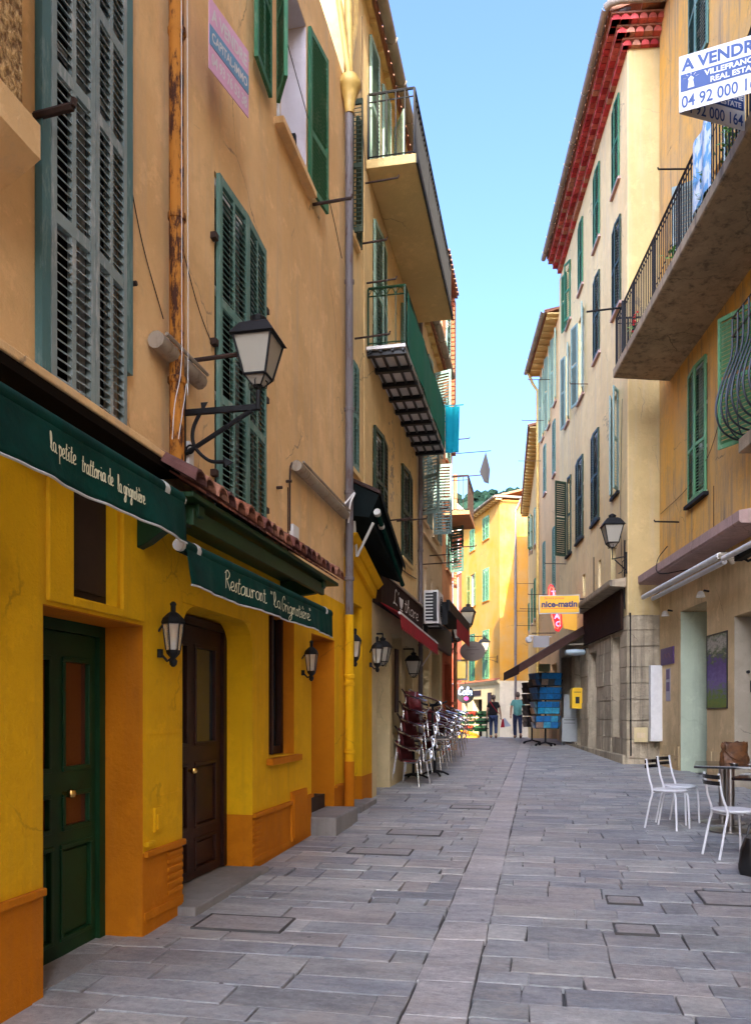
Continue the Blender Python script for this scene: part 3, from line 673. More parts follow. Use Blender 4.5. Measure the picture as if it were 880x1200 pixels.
    for (x0, x1, z) in ((5.02, 5.74, 4.10), (8.19, 10.36, 4.20)):
        mb = MB(); mb.tube([(x0, -.07, z), (x1, -.07, z)], .06, 10); mb.tube([(x0+.02, -.14, z+.04), (x1-.02, -.14, z+.04)], .014, 5); mb.build('wall_duct', M['duct'], b, smooth=True)
    wire(b, [(8.19, -.02, 4.23), (8.13, -.02, 4.1), (8.12, -.02, 3.5)], .010); wire(b, [(10.3, -.05, 4.3), (10.42, -.18, 4.5), (10.36, -.14, 4.35), (10.4, -.1, 4.1)], .012, M['white'])
    wire(b, [(4.74, -.012, 5.1), (4.95, -.012, 4.7), (5.25, -.012, 4.35)], .004); wire(b, [(5.4, -.012, 5.2), (5.8, -.012, 4.75), (6.1, -.012, 4.55)], .004)
    wire(b, [(7.9, -.012, 8.6), (9.0, -.012, 8.25), (9.9, -.012, 7.9), (10.4, -.012, 7.6)], .005)
    rod(b, 3.80, 4.72, .22, mat=M['rustiron'], r=.022); rod(b, 5.52, 4.16, .47, r=.016); rod(b, 9.05, 7.48, .46, r=.018)
    for (x, z) in ((4.78, 4.35), (8.06, 4.0), (7.75, 3.85)):
        mb = MB(); mb.tube([(x, .0, z), (x, -.06, z)], .016, 6); mb.build('anchor_bolt', M['rustiron'], b)
    mb = MB(); mb.box(5.57, 5.65, -.06, -.002, 3.36, 3.60); mb.build('cable_box', M['white'], b)
    mb = MB(); mb.box(8.15, 8.35, -.05, -.002, 3.42, 3.58); mb.build('cable_box', M['white'], b)
    mb = MB(); mb.box(8.10, 8.11, -.01, -.001, 3.05, 3.95); mb.build('cable', M['rustiron'], b)
    return b
left_near()

def left_second():
    b = building('balcony_house', 'tall cream house with two balconies and sunlit top', WL)
    S0, S1 = 10.57, 17.0
    sp = [(12.15,13.15,9.95,12.0,'mint',4,176,1), (14.2,15.2,9.95,12.0,'mint',150,176,1), (12.45,13.45,7.12,9.35,'mint',4,4,1), (15.0,15.95,7.12,9.3,'teal',4,4,1),
          (12.45,13.5,4.45,6.12,'dgreen',4,4,1), (15.05,16.2,4.55,6.3,'dgreen',4,4,1), (10.95,11.25,8.25,10.1,'dgreen',90,170,1), (10.95,11.30,5.0,6.5,'teal',4,4,1)]
    holes = [mat_hole(*q[:4], .18) for q in sp] + [(10.92, 11.68, -.1, 3.15, .25), (12.75, 13.9, -.1, 3.0, .6), (14.1, 15.1, 1.2, 3.0, .3), (15.5, 16.5, -.1, 2.9, .5)]
    wall(b, 'upper_wall', M['cream'], S0, S1, 3.7, 12.33, holes, 8)
    wall(b, 'shop_wall', M['shopcream'], 12.4, S1, -.2, 3.7, holes, 8)
    wall(b, 'yellow_shopfront', M['yellow'], S0, 12.395, .66, 3.7, holes, 8)
    wall(b, 'plinth', M['orange'], S0, 12.395, -.2, .66, holes, 8)
    for q in sp: window(b, *q[:4], M[q[4]], q[5], q[6], 1, (.5,), .06, rev=.18, sill=M['cream'] if q[3]-q[2] < 2 else None)
    cn = MB(); cn.hexa([(10.60,-.002,3.95),(10.60,-.10,3.95),(12.42,-.10,3.52),(12.42,-.002,3.52),(10.60,-.002,4.02),(10.60,-.18,4.02),(12.42,-.18,3.60),(12.42,-.002,3.60)])
    cn.hexa([(10.60,-.003,3.78),(10.60,-.06,3.78),(12.40,-.06,3.38),(12.40,-.003,3.38),(10.60,-.003,3.94),(10.60,-.08,3.94),(12.40,-.08,3.51),(12.40,-.003,3.51)]); cn.build('shopfront_cornice', M['yellow'], b, bevel=.006)
    door(b, 10.92, 11.68, .25, 3.14, .20, M['doorgreen'], [(.08, .54, .95, 2.6, 'glass'), (.08, .54, .1, .8, 'panel')], glassm=M['pane'])
    ds = MB(); ds.box(10.75, 11.9, -.18, .24, -.1, .32); ds.build('door_step', M['step'], b, bevel=.015)
    # dark roll-down shutter, arch and shop openings
    sh = MB(); k = .1
    while k < 2.95: sh.box(12.76, 13.89, .42, .46, k, k+.072); k += .08
    sh.build('roller_shutter', M['iron'], b)
    for q in ((14.1, 15.1, 1.2, 3.0, .28), (15.5, 16.5, -.1, 2.9, .48)):
        mb = MB(); mb.quad((q[0], q[4], q[2]), (q[1], q[4], q[2]), (q[1], q[4], q[3]), (q[0], q[4], q[3])); mb.build('shop_window', M['pane'], b)
    ar = MB(); P = [(12.755 + .57*(1-math.cos(math.pi*k/10)), 2.45 + .5*math.sin(math.pi*k/10)) for k in range(11)]
    ar.prism([(12.755, 2.995)] + P[:6] + [(P[5][0], 2.995)], .004, .3); ar.prism([(P[5][0], 2.995)] + P[5:] + [(13.895, 2.995)], .004, .3); ar.build('arch', M['shopcream'], b)
    mp = MB(); mp.box(14.35, 14.65, -.03, -.002, 1.6, 2.75); mp.build('menu_board', M['doorbrown'], b)
    roof(b, S0, S1, 12.34, .14, 8, 1.0, soff=M['soffit'])
    pipe(b, [(17.02, -.08, .4), (17.02, -.08, 12.5)], .05, M['greypipe'], collars=(3, 5, 7, 9))
    # balconies
    s = MB(); s.box(11.95, 16.9, -.76, -.003, 9.80, 9.94); bo = s.build('balcony', M['soffit'], b, bevel=.01)
    s = MB(); s.box(11.94, 16.91, -.79, -.765, 9.78, 9.90); s.build('balcony_edge', M['iron'], bo)
    railing(bo, [((11.99, -.03), (11.99, -.73)), ((11.99, -.73), (16.86, -.73)), ((16.86, -.73), (16.86, -.03))], 9.94, 1.0, M['iron'], .12, .008)
    s = MB(); s.box(11.95, 16.9, -.60, -.003, 7.07, 7.12); bo = s.build('balcony', M['white'], b)
    s = MB(); 
    for k in range(9): s.box(12.0+k*.6, 12.09+k*.6, -.60, -.003, 6.995, 7.066)
    for yy in (-.58, -.42, -.24, -.08): s.box(11.96, 16.89, yy, yy+.035, 7.03, 7.067)
    s.build('balcony_joists', M['blackpl'], bo)
    s = MB(); s.box(11.97, 16.88, -.60, -.003, 6.995, 7.018); 
    railing(bo, [((11.98, -.03), (11.98, -.59)), ((11.98, -.59), (16.87, -.59)), ((16.87, -.59), (16.87, -.03))], 7.12, .88, M['doorgreen'], .13, .007, scroll=True)
    cl = MB(); n = 60
    for k in range(n):
        f = lambda u: -.615 + .012*math.sin(u*3.1) + .008*math.sin(u*7.7)
        u0, u1 = 12.0 + 4.86*k/n, 12.0 + 4.86*(k+1)/n
        cl.hexa([(u0, f(u0)-.004, 7.10), (u1, f(u1)-.004, 7.10), (u1, f(u1), 7.10), (u0, f(u0), 7.10), (u0, f(u0)-.004, 7.93), (u1, f(u1)-.004, 7.93), (u1, f(u1), 7.93), (u0, f(u0), 7.93)])
    m_, t_, b_ = nodes('green_mesh_screen', .8, .2); b_.inputs['Base Color'].default_value = (.005, .13, .075, 1); cl.build('green_screen', m_, bo, smooth=True)
    # blue towel over the far end of the rail
    m_, t_, b_ = nodes('blue_towel', .9, .1); b_.inputs['Base Color'].default_value = (.006, .22, .30, 1)
    tw = MB(); n = 10
    for k in range(n):
        y0, y1 = -.62 - .30*k/n, -.62 - .30*(k+1)/n; g = lambda y: 16.88 + .018*math.sin(y*40)
        tw.hexa([(g(y0), y0*.92-.05, 7.02), (g(y1), y1*.92-.05, 7.02), (g(y1)+.006, y1*.92-.05, 7.02), (g(y0)+.006, y0*.92-.05, 7.02), (g(y0), y0, 7.98), (g(y1), y1, 7.98), (g(y1)+.006, y1, 7.98), (g(y0)+.006, y0, 7.98)])
    tw.tube([(16.88, -.55, 8.0), (16.88, -1.0, 8.0)], .012, 5); tw.build('blue_towel', m_, bo)
    for (x, z, L) in ((11.2, 6.9, .5), (11.4, 8.35, .42), (12.0, 8.1, .45), (14.6, 5.1, .55), (13.7, 4.9, .4), (11.9, 9.55, .5)): rod(b, x, z, L, r=.014)
    wire(b, [(11.6, -.02, 11.8), (11.55, -.02, 10.5), (11.7, -.05, 9.6)], .006); wire(b, [(11.75, -.02, 9.9), (11.72, -.02, 7.5), (11.75, -.02, 4.2)], .010, M['cream'])
    wire(b, [(13.6, -.02, 4.75), (14.4, -.02, 4.35), (15.2, -.02, 4.3), (16.8, -.02, 4.4)], .010)
    rnd = random.Random(9); pl = MB()
    for k in range(60):
        x, z = rnd.gauss(14.1, .18), rnd.gauss(5.9, .5); r = rnd.uniform(.01, .05); pl.box(x, x+r, -.006, .001, z, z+r*1.8)
    pl.build('flaked_plaster', M['greyjamb'], b)
    return b
left_second()

def left_third():
    b = building('grey_cream_house', 'grey cream house behind the balconies with pale blue shutters', WL)
    S0, S1 = 17.05, 21.45
    sp = [(17.55,18.5,5.9,7.55,'lblue',120,176), (19.5,20.4,5.9,7.6,'lblue',90,176), (17.6,18.6,8.2,9.9,'lblue',176,176), (19.7,20.6,8.2,9.9,'lblue',110,176), (18.1,18.5,4.2,4.9,'dgreen',None,None), (19.2,19.5,4.2,4.8,'dgreen',None,None), (20.4,20.7,4.2,4.8,'dgreen',None,None)]
    holes = [mat_hole(*q[:4], .18) for q in sp] + [(17.6, 18.9, .2, 3.1, .5), (19.4, 20.9, .2, 3.1, .6)]
    wall(b, 'upper_wall', M['cream2'], S0, S1, 3.7, 10.45, holes, 8); wall(b, 'shop_wall', M['shopcream'], S0, S1, -.2, 3.7, holes, 8)
    for q in sp: window(b, *q[:4], M[q[4]], q[5], q[6], 1, (.5,), .07, rev=.18, sill=M['cream2'])
    for q in ((17.6, 18.9), (19.4, 20.9)):
        mb = MB(); mb.quad((q[0], .45, .2), (q[1], .45, .2), (q[1], .45, 3.1), (q[0], .45, 3.1)); mb.build('shop_window', M['pane'], b)
    ro = roof(b, S0, S1, 10.46, .16, 8, 1.0, soff=M['soffit'])
    for (x, z, L) in ((17.5, 6.0, .6), (19.0, 5.3, .6), (19.2, 8.5, .55), (20.4, 8.5, .5), (18.3, 8.3, .5), (17.9, 4.9, .8)): rod(b, x, z, L)
    cr = MB(); cr.box(17.1, 21.4, -.06, -.003, 5.55, 5.68); cr.build('string_course', M['cream2'], b)
    return b
left_third()
def left_fourth():
    b = building('terracotta_house', 'narrow terracotta house taller than its neighbours, clay tiled verge', WL)
    S0, S1 = 21.5, 23.95
    sp = [(22.3,23.2,8.6,10.3,'teal',4,4), (22.3,23.2,5.6,7.3,'teal',4,60), (22.3,23.2,11.3,12.9,'teal',4,4)]
    holes = [mat_hole(*q[:4], .18) for q in sp] + [(22.0, 23.6, .2, 3.0, .5)]
    wall(b, 'upper_wall', M['terra'], S0, S1, 3.6, 13.8, holes, 8); wall(b, 'shop_wall', M['redwall'], S0, S1, -.2, 3.6, holes, 8)
    for q in sp: window(b, *q[:4], M[q[4]], q[5], q[6], 1, (.5,), .08, rev=.18, sill=M['terra'])
    mb = MB(); mb.quad((22.0, .45, .2), (23.6, .45, .2), (23.6, .45, 3.0), (22.0, .45, 3.0)); mb.build('shop_window', M['pane'], b)
    roof(b, S0, S1, 13.82, .16, 8, 1.0, gut=False)
    # clay tiles hung as a verge down the far corner
    v = MB(); z = 9.2; rnd = random.Random(2)
    while z < 13.7: v.box(S1-.28, S1+.06, -.10, .02, z, z+.10, (rnd.uniform(.3,.45), .13, .06)); z += .13
    v.build('tiled_verge', M['tile'], b)
    pipe(b, [(23.85, -.1, .4), (23.85, -.1, 8.6)], .06, M['terra'])
    for (x, z, L) in ((21.7, 8.9, .7), (21.7, 7.9, 1.0), (22.6, 6.2, .8)): rod(b, x, z, L)
    lb = MB(); lb.box(21.7, 23.5, -.70, -.003, 6.9, 7.0); lbo = lb.build('balcony', M['terra'], b); railing(lbo, [((21.75,-.03),(21.75,-.66)), ((21.75,-.66),(23.45,-.66))], 7.0, .95, M['rustiron'], .12)
    return b
left_fourth()
def left_fifth():
    W5 = Wall('L', -6.2); b = building('ochre_row_house', 'ochre house set back behind the terracotta one, mostly hidden', W5)
    sp = [(26+k*3.2, 27+k*3.2, z, z+1.8) for k in range(6) for z in (4.2, 7.6)]
    wall(b, 'front_wall', M['cream2'], 24.0, 47.0, -1, 11, [mat_hole(*q, .18) for q in sp], 6)
    for q in sp: window(b, *q, M['green'], 4, 4, cols=1, pitch=.1)
    roof(b, 24.0, 47.0, 11.02, .4, 6, 1.2, soff=M['soffit'])
left_fifth()

# ================================================================ RIGHT SIDE
def rx(W, y): return W.lx(y)
def rhole(W, y0, y1, z0, z1, rev=.2):
    a, c = sorted((W.lx(y0), W.lx(y1))); return (a, c, z0, z1, rev)
def rwin(b, W, y0, y1, z0, z1, mat, la=4, ra=4, **k):
    a, c = sorted((W.lx(y0), W.lx(y1))); return window(b, a, c, z0, z1, mat, la, ra, **k)

def right_near():
    b = building('golden_house', 'golden yellow weathered house with a long balcony and stone shopfront', W1)
    X = W1.lx; y0, y1 = -14.0, 19.48
    hs = [rhole(W1, 16.3, 17.35, 5.78, 8.4, .16), rhole(W1, 16.2, 17.3, 14.2, 16.6, .16), rhole(W1, 12.4, 13.9, 6.0, 8.2, .2), rhole(W1, 14.6, 16.0, 9.15, 11.6, .2), rhole(W1, 10.6, 12.0, 9.15, 11.6, .2)]
    lo = [rhole(W1, 16.32, 17.94, .3, 3.72, .78), rhole(W1, 12.6, 14.95, .1, 3.26, .8), rhole(W1, 8.5, 11.0, .1, 3.2, .5)]
    wall(b, 'upper_wall', M['r1'], X(y0), X(y1), 4.42, 17.4, hs, 8)
    wall(b, 'shop_wall', M['travertine'], X(y0), X(y1), -.3, 4.42, lo, 8)
    rwin(b, W1, 16.3, 17.35, 5.78, 8.4, M['lgreen'], 5, 5, cols=1, rails=(.40,), pitch=.062, rev=.16, sill=M['iron'], silld=.10)
    rwin(b, W1, 16.2, 17.3, 14.2, 16.6, M['teal'], 5, 5, cols=1, rails=(.5,), pitch=.07, rev=.16)
    rwin(b, W1, 12.4, 13.9, 6.0, 8.2, M['lgreen'], 150, 150, cols=1, rev=.2)
    rwin(b, W1, 14.6, 16.0, 9.15, 11.6, M['bluegrey'], 120, 140, cols=1, rev=.2); rwin(b, W1, 10.6, 12.0, 9.15, 11.6, M['bluegrey'], 160, 160, cols=1, rev=.2)
    # pale green far jamb of the deep doorway, dark door at its back
    a, c = sorted((X(17.94), X(16.32)))
    j = MB(); j.box(a+.001, a+.012, .002, .77, .3, 3.71); j.build('door_jamb', M['palegreen'], b)
    j = MB(); j.box(a+.02, c-.01, .74, .78, .3, 3.71); j.build('door', M['doorbrown'], b)
    j = MB(); j.box(a-.02, c+.02, -.14, .78, .0, .31); j.build('door_step', M['stone'], b, bevel=.02)
    a2, c2 = sorted((X(14.95), X(12.6)))
    j = MB(); j.box(a2+.001, a2+.012, .002, .79, .1, 3.25); j.build('door_jamb', M['greyjamb'], b)
    j = MB(); j.box(a2+.02, c2, .75, .79, .1, 3.25); j.build('shop_window', M['pane'], b)
    j = MB(); j.box(a2+.012, a2+.06, .26, .46, 1.95, 2.15); j.tube([(a2+.012, .22, 2.3), (a2+.06, .22, 2.3)], .03, 8); j.build('bell_box', M['blackpl'], b)
    # rough stone foot of the wall
    rnd = random.Random(21); st = MB()
    for (ya, yb) in ((18.0, 19.45), (15.0, 16.28)):
        for r in range(4):
            u = ya
            while u < yb:
                L = rnd.uniform(.22, .5); v = min(u+L, yb); p, q = sorted((X(u), X(v)))
                st.box(p+.006, q-.006, -rnd.uniform(.012, .035), -.001, .05+r*.21, .05+r*.21+.20); u = v
    st.build('rubble_footing', M['travertine'], b, bevel=.01)
    # pink stone ledge over the shop and the grey one beside it
    a, c = sorted((X(19.3), X(13.3)))
    lg = MB(); lg.prismx([(-.003, 4.48), (-.50, 4.50), (-.53, 4.53), (-.53, 4.69), (-.003, 4.78)], a, c); lg.build('ledge', M['pinkstone'], b)
    # balcony
    a, c = X(18.69), X(6.0)
    s = MB(); s.prismx([(-.003, 8.86), (-1.20, 8.96), (-1.22, 8.98), (-1.22, 9.14), (-.003, 9.14)], a, c); bo = s.build('balcony', M['concrete'], b)
    railing(bo, [((a+.04, -.03), (a+.04, -1.16)), ((a+.04, -1.16), (c, -1.16))], 9.14, 1.12, M['iron'], .125, .009, top=.022)
    rnd = random.Random(4); lf = MB()
    for (yy, n, hh) in ((13.0, 40, .55), (14.5, 26, .3), (12.0, 40, .5), (17.2, 18, .25)):
        for k in range(n):
            h = rnd.uniform(.05, hh); x = X(yy) + rnd.gauss(0, .07); y = -1.16 + rnd.gauss(0, .05); an = rnd.uniform(0, 6.28); r = .055
            lf._add([(x, y, 9.14+h), (x+r*math.cos(an), y+r*math.sin(an), 9.16+h), (x+2*r*math.cos(an+.2), y+2*r*math.sin(an+.2), 9.14+h+.02), (x+r*math.cos(an+.5), y+r*math.sin(an+.5), 9.13+h)], [(0,1,2,3)])
        lf.tube([(X(yy), -1.16, 9.14), (X(yy), -1.16, 9.14+hh*.9)], .008, 4)
    lf.build('balcony_weeds', M['leaf'], bo)
    fw = MB()
    for k in range(9): fw.lathe([(.004, -.02), (.03, 0), (.004, .02)], (X(17.0)+rnd.gauss(0, .12), -1.18, 9.35+rnd.gauss(0, .06)), 6)
    fw.build('red_flowers', M['flower'], bo)
    cl = MB(); n = 10; m_, t_, b_ = nodes('blue_white_towel', .9, .1); wv = tex_noise(t_, 9, 3, (1, 1, .5)); t_.links.new(mix(t_, ramp(t_, wv.outputs[0], .48, .56), (.62, .68, .74), (.16, .36, .62)), b_.inputs['Base Color'])
    xa = X(13.35)
    for k in range(n):
        u0, u1 = xa + .75*k/n, xa + .75*(k+1)/n; f = lambda u: -1.20 - .02*math.sin(u*14)
        cl.hexa([(u0, f(u0)-.006, 9.22), (u1, f(u1)-.006, 9.22), (u1, f(u1), 9.22), (u0, f(u0), 9.22), (u0, f(u0)-.006, 10.29), (u1, f(u1)-.006, 10.29), (u1, f(u1), 10.29), (u0, f(u0), 10.29)])
    cl.build('towel', m_, bo)
    # bulging iron window guard
    g = MB(); xa, xb = X(14.15), X(12.1); nb = 9
    prof = [(0.03, 6.02), (.30, 6.06), (.50, 6.22), (.58, 6.50), (.54, 6.80), (.42, 7.15), (.33, 7.45), (.32, 8.02)]
    for k in range(nb + 1):
        x = xa + (xb-xa)*k/nb; g.tube([(x, -p, z) for p, z in [tuple(v) for v in [(q.x, q.y) for q in fit([(p[0], p[1], 0) for p in prof], 4)]]], .017, 6)
    for side in (xa, xb):
        for s_ in (.72, .42): g.tube([(side, -p*s_ - .0, z) for p, z in [(q.x, q.y) for q in fit([(p[0], p[1], 0) for p in prof], 4)]], .012, 6)
    for p, z in ((.32, 8.02), (.32, 7.72)): g.tube([(xa, -.0, z), (xa, -p, z), (xb, -p, z), (xb, 0, z)], .016, 6)
    g.tube([(xa, 0, 6.02), (xa, -.12, 6.02), (xb, -.12, 6.02), (xb, 0, 6.02)], .014, 6)
    g.build('bulging_iron_guard', M['bluegreeniron'], b, smooth=True)
    s = MB(); s.box(X(13.85), X(11.9), -.34, -.003, 5.72, 5.95); s.build('window_ledge', M['concrete'], b, bevel=.015)
    rod(b, X(18.05), 5.62, .50, r=.018, mat=M['iron']); rod(b, X(17.6), 12.77, .55, r=.018, mat=M['iron']); 
    s = MB(); s.tube([(X(17.9), -1.15, 10.12), (X(17.9), -1.95, 10.05)], .02, 6); s.box(X(17.9)-.03, X(17.9)+.03, -1.22, -1.14, 9.2, 10.25); s.build('flag_bracket', M['iron'], bo)
    wire(b, [(X(19.3), -.03, 6.1), (X(17.5), -.03, 6.15), (X(16.2), -.03, 6.4), (X(15.4), -.03, 7.0)], .006); wire(b, [(X(19.3), -.5, 10.3), (X(15), -.1, 12.3), (X(12), -.03, 13.5)], .007)
    wire(b, [(X(17.0), -.54, 4.9), (X(17.6), -.56, 4.75), (X(17.5), -.56, 4.45), (X(16.8), -.2, 4.4)], .010, M['iron'])
    wire(b, [(X(15.9), -.02, 5.78), (X(15.9), -.02, 4.85)], .006)
    roof(b, X(y0), X(y1), 17.42, .5, 8, 1.2, gut=False, tiles=False)
    return b
right_near()

def right_second():
    b = building('red_eaved_house', 'pale yellow house with a red tiled cornice and many green shutters', W2)
    X = W2.lx; y0, y1 = 19.50, 29.40
    W = [(20.25,20.98,14.45,16.5,'green',4,4),(22.5,23.29,14.4,16.4,'green',4,4),(24.9,25.6,14.4,16.4,'green',4,4),(27.0,27.75,14.4,16.3,'green',165,20),
         (20.1,20.95,11.4,13.5,'dgreen',4,4),(22.5,23.29,11.3,13.5,'dgreen',4,4),(24.8,25.7,11.1,13.6,'lblue',165,165),(27.3,28.0,11.2,13.6,'lblue',165,165),
         (20.35,21.0,6.95,9.4,'lblue',20,150),(22.6,23.6,6.85,9.3,'dgreen',4,4),(24.85,26.0,6.85,9.3,'dgreen',4,4),(26.9,27.8,6.8,9.3,'dgreen',60,4)]
    sm = [(20.7,21.2,4.75,5.75),(22.4,22.75,4.95,5.7),(24.6,25.0,5.05,5.7)]
    hs = [rhole(W2, *q[:4], .18) for q in W] + [rhole(W2, *q, .3) for q in sm]
    lo = [rhole(W2, 20.25, 21.0, 1.0, 3.45, .35), rhole(W2, 22.9, 24.0, .45, 3.3, .4), rhole(W2, 25.3, 26.4, .4, 3.5, .5), rhole(W2, 26.9, 29.0, .4, 3.5, .5)]
    wall(b, 'upper_wall', M['r2'], X(y0), X(y1), 3.85, 16.9, hs, 8)
    wall(b, 'shop_wall', M['stone'], X(y0), X(y1), -.3, 3.85, lo, 8)
    for q in W: rwin(b, W2, *q[:4], M[q[4]], q[5], q[6], cols=1, rails=(.5,), pitch=.07, rev=.18, sill=M['pinkstone'] if q[2] > 7 else M['iron'], silld=.07)
    for q in sm:
        a, c = sorted((X(q[0]), X(q[1]))); mb = MB(); mb.quad((a,.29,q[2]),(c,.29,q[2]),(c,.29,q[3]),(a,.29,q[3])); mb.build('vent_opening', M['void'], b)
    # the return wall facing down the street is slightly proud and cleaner
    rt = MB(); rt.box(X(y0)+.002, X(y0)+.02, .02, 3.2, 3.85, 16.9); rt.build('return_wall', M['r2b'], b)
    for q in lo:
        mb = MB(); mb.quad((q[0], q[4]-.03, q[2]), (q[1], q[4]-.03, q[2]), (q[1], q[4]-.03, q[3]), (q[0], q[4]-.03, q[3])); w_ = mb.build('shop_window', M['pane'], b)
        f = MB()
        for (p, r_) in ((q[0], q[0]+.07), (q[1]-.07, q[1])): f.box(p, r_, q[4]-.12, q[4]-.04, q[2], q[3])
        f.box(q[0]+.07, q[1]-.07, q[4]-.12, q[4]-.04, q[3]-.5, q[3]-.42); f.box(q[0]+.07, q[1]-.07, q[4]-.12, q[4]-.04, q[2], q[2]+.5); f.build('shop_frame', M['doorbrown'], w_)
    # stone quoin blocks at the corner
    rnd = random.Random(31); st = MB(); z = .2
    while z < 3.75:
        h = rnd.uniform(.34, .52); h = min(h, 3.82 - z)
        L = rnd.choice([.5, .68]); st.box(X(y0)-L, X(y0)+.03, -.03, -.001, z+.008, z+h-.008); st.box(X(y0)+.022, X(y0)+.05, -.001, .55 + rnd.uniform(0, .3), z+.008, z+h-.008)
        for (ya, yb) in ((21.05, 21.9), (21.92, 22.86), (24.05, 25.25)):
            p, q = sorted((X(ya), X(yb))); st.box(p+.01, q-.01, -.02-rnd.uniform(0, .03), -.001, z+.008, z+h-.008)
        z += h
    st.build('stone_blocks', M['stone'], b, bevel=.012)
    ft = MB(); ft.box(X(29.3), X(y0)+.05, -.12, -.035, -.2, .62); ft.build('stone_footing', M['stone'], b, bevel=.03)
    # shop ledge and brown fascia
    p, q = X(24.6), X(y0)+.02
    lg = MB(); lg.prismx([(-.035, 4.50), (-.40, 4.52), (-.42, 4.56), (-.42, 4.66), (-.035, 4.72)], p, q); lg.build('ledge', M['concrete'], b)
    fb = MB(); fb.box(X(24.4), X(19.75), -.10, -.035, 3.55, 4.49); fbo = fb.build('shop_fascia', M['darkwood'], b)
    # stepped red tile cornice
    rnd = random.Random(8); tl = MB(); reds = [(.50,.05,.05),(.42,.07,.055),(.58,.13,.10),(.47,.20,.13),(.36,.03,.035),(.60,.09,.09)]
    xa, xb = X(y1-.4), X(y0)
    for r in range(3):
        out = .13 + .16*r; z = 16.90 + .17*r; n = int((xb-xa)/.2)
        for i in range(n + 1):
            xc = xa + (xb + out - xa)*(i+.5)/(n+1); seg = 5; vs = []
            for yy in (-out, 0.0):
                for k in range(seg+1): an = math.pi*k/seg; vs.append((xc+.093*math.cos(an), yy, z+.13*math.sin(an)))
            m = seg+1; tl._add(vs, [(k,k+1,m+k+1,m+k) for k in range(seg)] + [tuple(range(m)), (0, m, 2*m-1, m-1)], rnd.choice(reds))
        for i in range(9):
            yc = -out + .1 + .2*i; seg = 5; vs = []
            for xx in (xb+out, xb):
                for k in range(seg+1): an = math.pi*k/seg; vs.append((xx, yc+.093*math.cos(an), z+.13*math.sin(an)))
            m = seg+1; tl._add(vs, [(k,k+1,m+k+1,m+k) for k in range(seg)] + [tuple(range(m)), (0, m, 2*m-1, m-1)], rnd.choice(reds))
        tl.box(xa, xb+out+.01, -out-.012, 1.9, z+.132, z+.168, (.52,.24,.17))
    tl.build('red_tile_cornice', M['redtile'], b)
    ro = roof(b, xa, xb+.45, 17.42, .50, 8, 1.5, soff=None, gut=True)
    g = MB(); g.tube([(xb+.50, -.60, 17.47), (xb+.62, -.50, 17.48), (xb+.66, -.3, 17.50), (xb+.66, 1.8, 17.50)], .085, 10); g.build('gutter', M['zinc'], ro, smooth=True)
    g = MB(); g.tube([(xb+.30, -.30, 17.5), (xb+.35, .25, 17.9), (xb+.3, .5, 19.4)], .12, 10); g.build('downpipe', M['greypipe'], ro, smooth=True)
    for (y, z, L) in ((24.2, 11.1, .5), (28.0, 6.6, .7)): rod(b, X(y), z, L)
    wire(b, [(X(19.6), -.04, 5.6), (X(19.6), -.05, 4.4), (X(19.55), -.05, 4.0)], .018, M['iron']); wire(b, [(X(19.46), .05, 3.9), (X(19.46), .06, .6)], .022, M['iron'])
    wire(b, [(X(19.9), -.03, 9.0), (X(20.05), -.03, 6.5), (X(19.9), -.03, 4.8)], .006); wire(b, [(X(23.2), -.03, 5.9), (X(23.2), -.03, 4.7)], .012)
    return b
right_second()

def right_third():
    b = building('peach_house', 'peach house with pale green shutters and yellow-boarded eaves', W2)
    X = W2.lx; y0, y1 = 29.42, 34.6
    W = [(30.0,30.55,12.9,15.4,'mint',165,165),(31.5,32.1,12.6,15.4,'mint',165,165),(33.2,33.8,12.7,15.3,'mint',165,165),(30.2,30.8,10.35,12.3,'teal',4,4),(32.6,33.2,10.3,12.2,'teal',4,4),
         (30.2,30.8,6.15,8.4,'teal',4,4),(32.8,33.4,6.3,8.4,'teal',4,4)]
    hs = [rhole(W2, *q[:4], .18) for q in W] + [rhole(W2, 29.9, 31.3, .3, 3.4, .4), rhole(W2, 32.0, 33.6, .3, 3.3, .4)]
    wall(b, 'upper_wall', M['r3'], X(y0), X(y1), -.3, 15.75, hs, 8)
    for q in W: rwin(b, W2, *q[:4], M[q[4]], q[5], q[6], cols=1, rails=(.5,), pitch=.09, rev=.18, sill=M['pinkstone'])
    for q in ((29.9, 31.3, .3, 3.4), (32.0, 33.6, .3, 3.3)):
        a, c = sorted((X(q[0]), X(q[1]))); mb = MB(); mb.quad((a,.39,q[2]),(c,.39,q[2]),(c,.39,q[3]),(a,.39,q[3])); mb.build('shop_window', M['pane'], b)
    roof(b, X(y0), X(y1), 15.78, .46, 8, 1.2, soff=M['soffit'])
    pipe(b, [(X(34.45), -.5, 15.8), (X(34.45), -.3, 15.3), (X(34.45), -.1, 15.0), (X(34.45), -.1, 1)], .06, M['yellowpipe'])
    for (y, z, L) in ((30.9, 14.0, .9), (32.9, 13.2, .9), (34.2, 12.0, .9), (31.0, 6.0, .9), (33.6, 5.8, .9)): rod(b, X(y), z, L)
    return b
right_third()
W4 = Wall('R', 1.532, R(2.7))
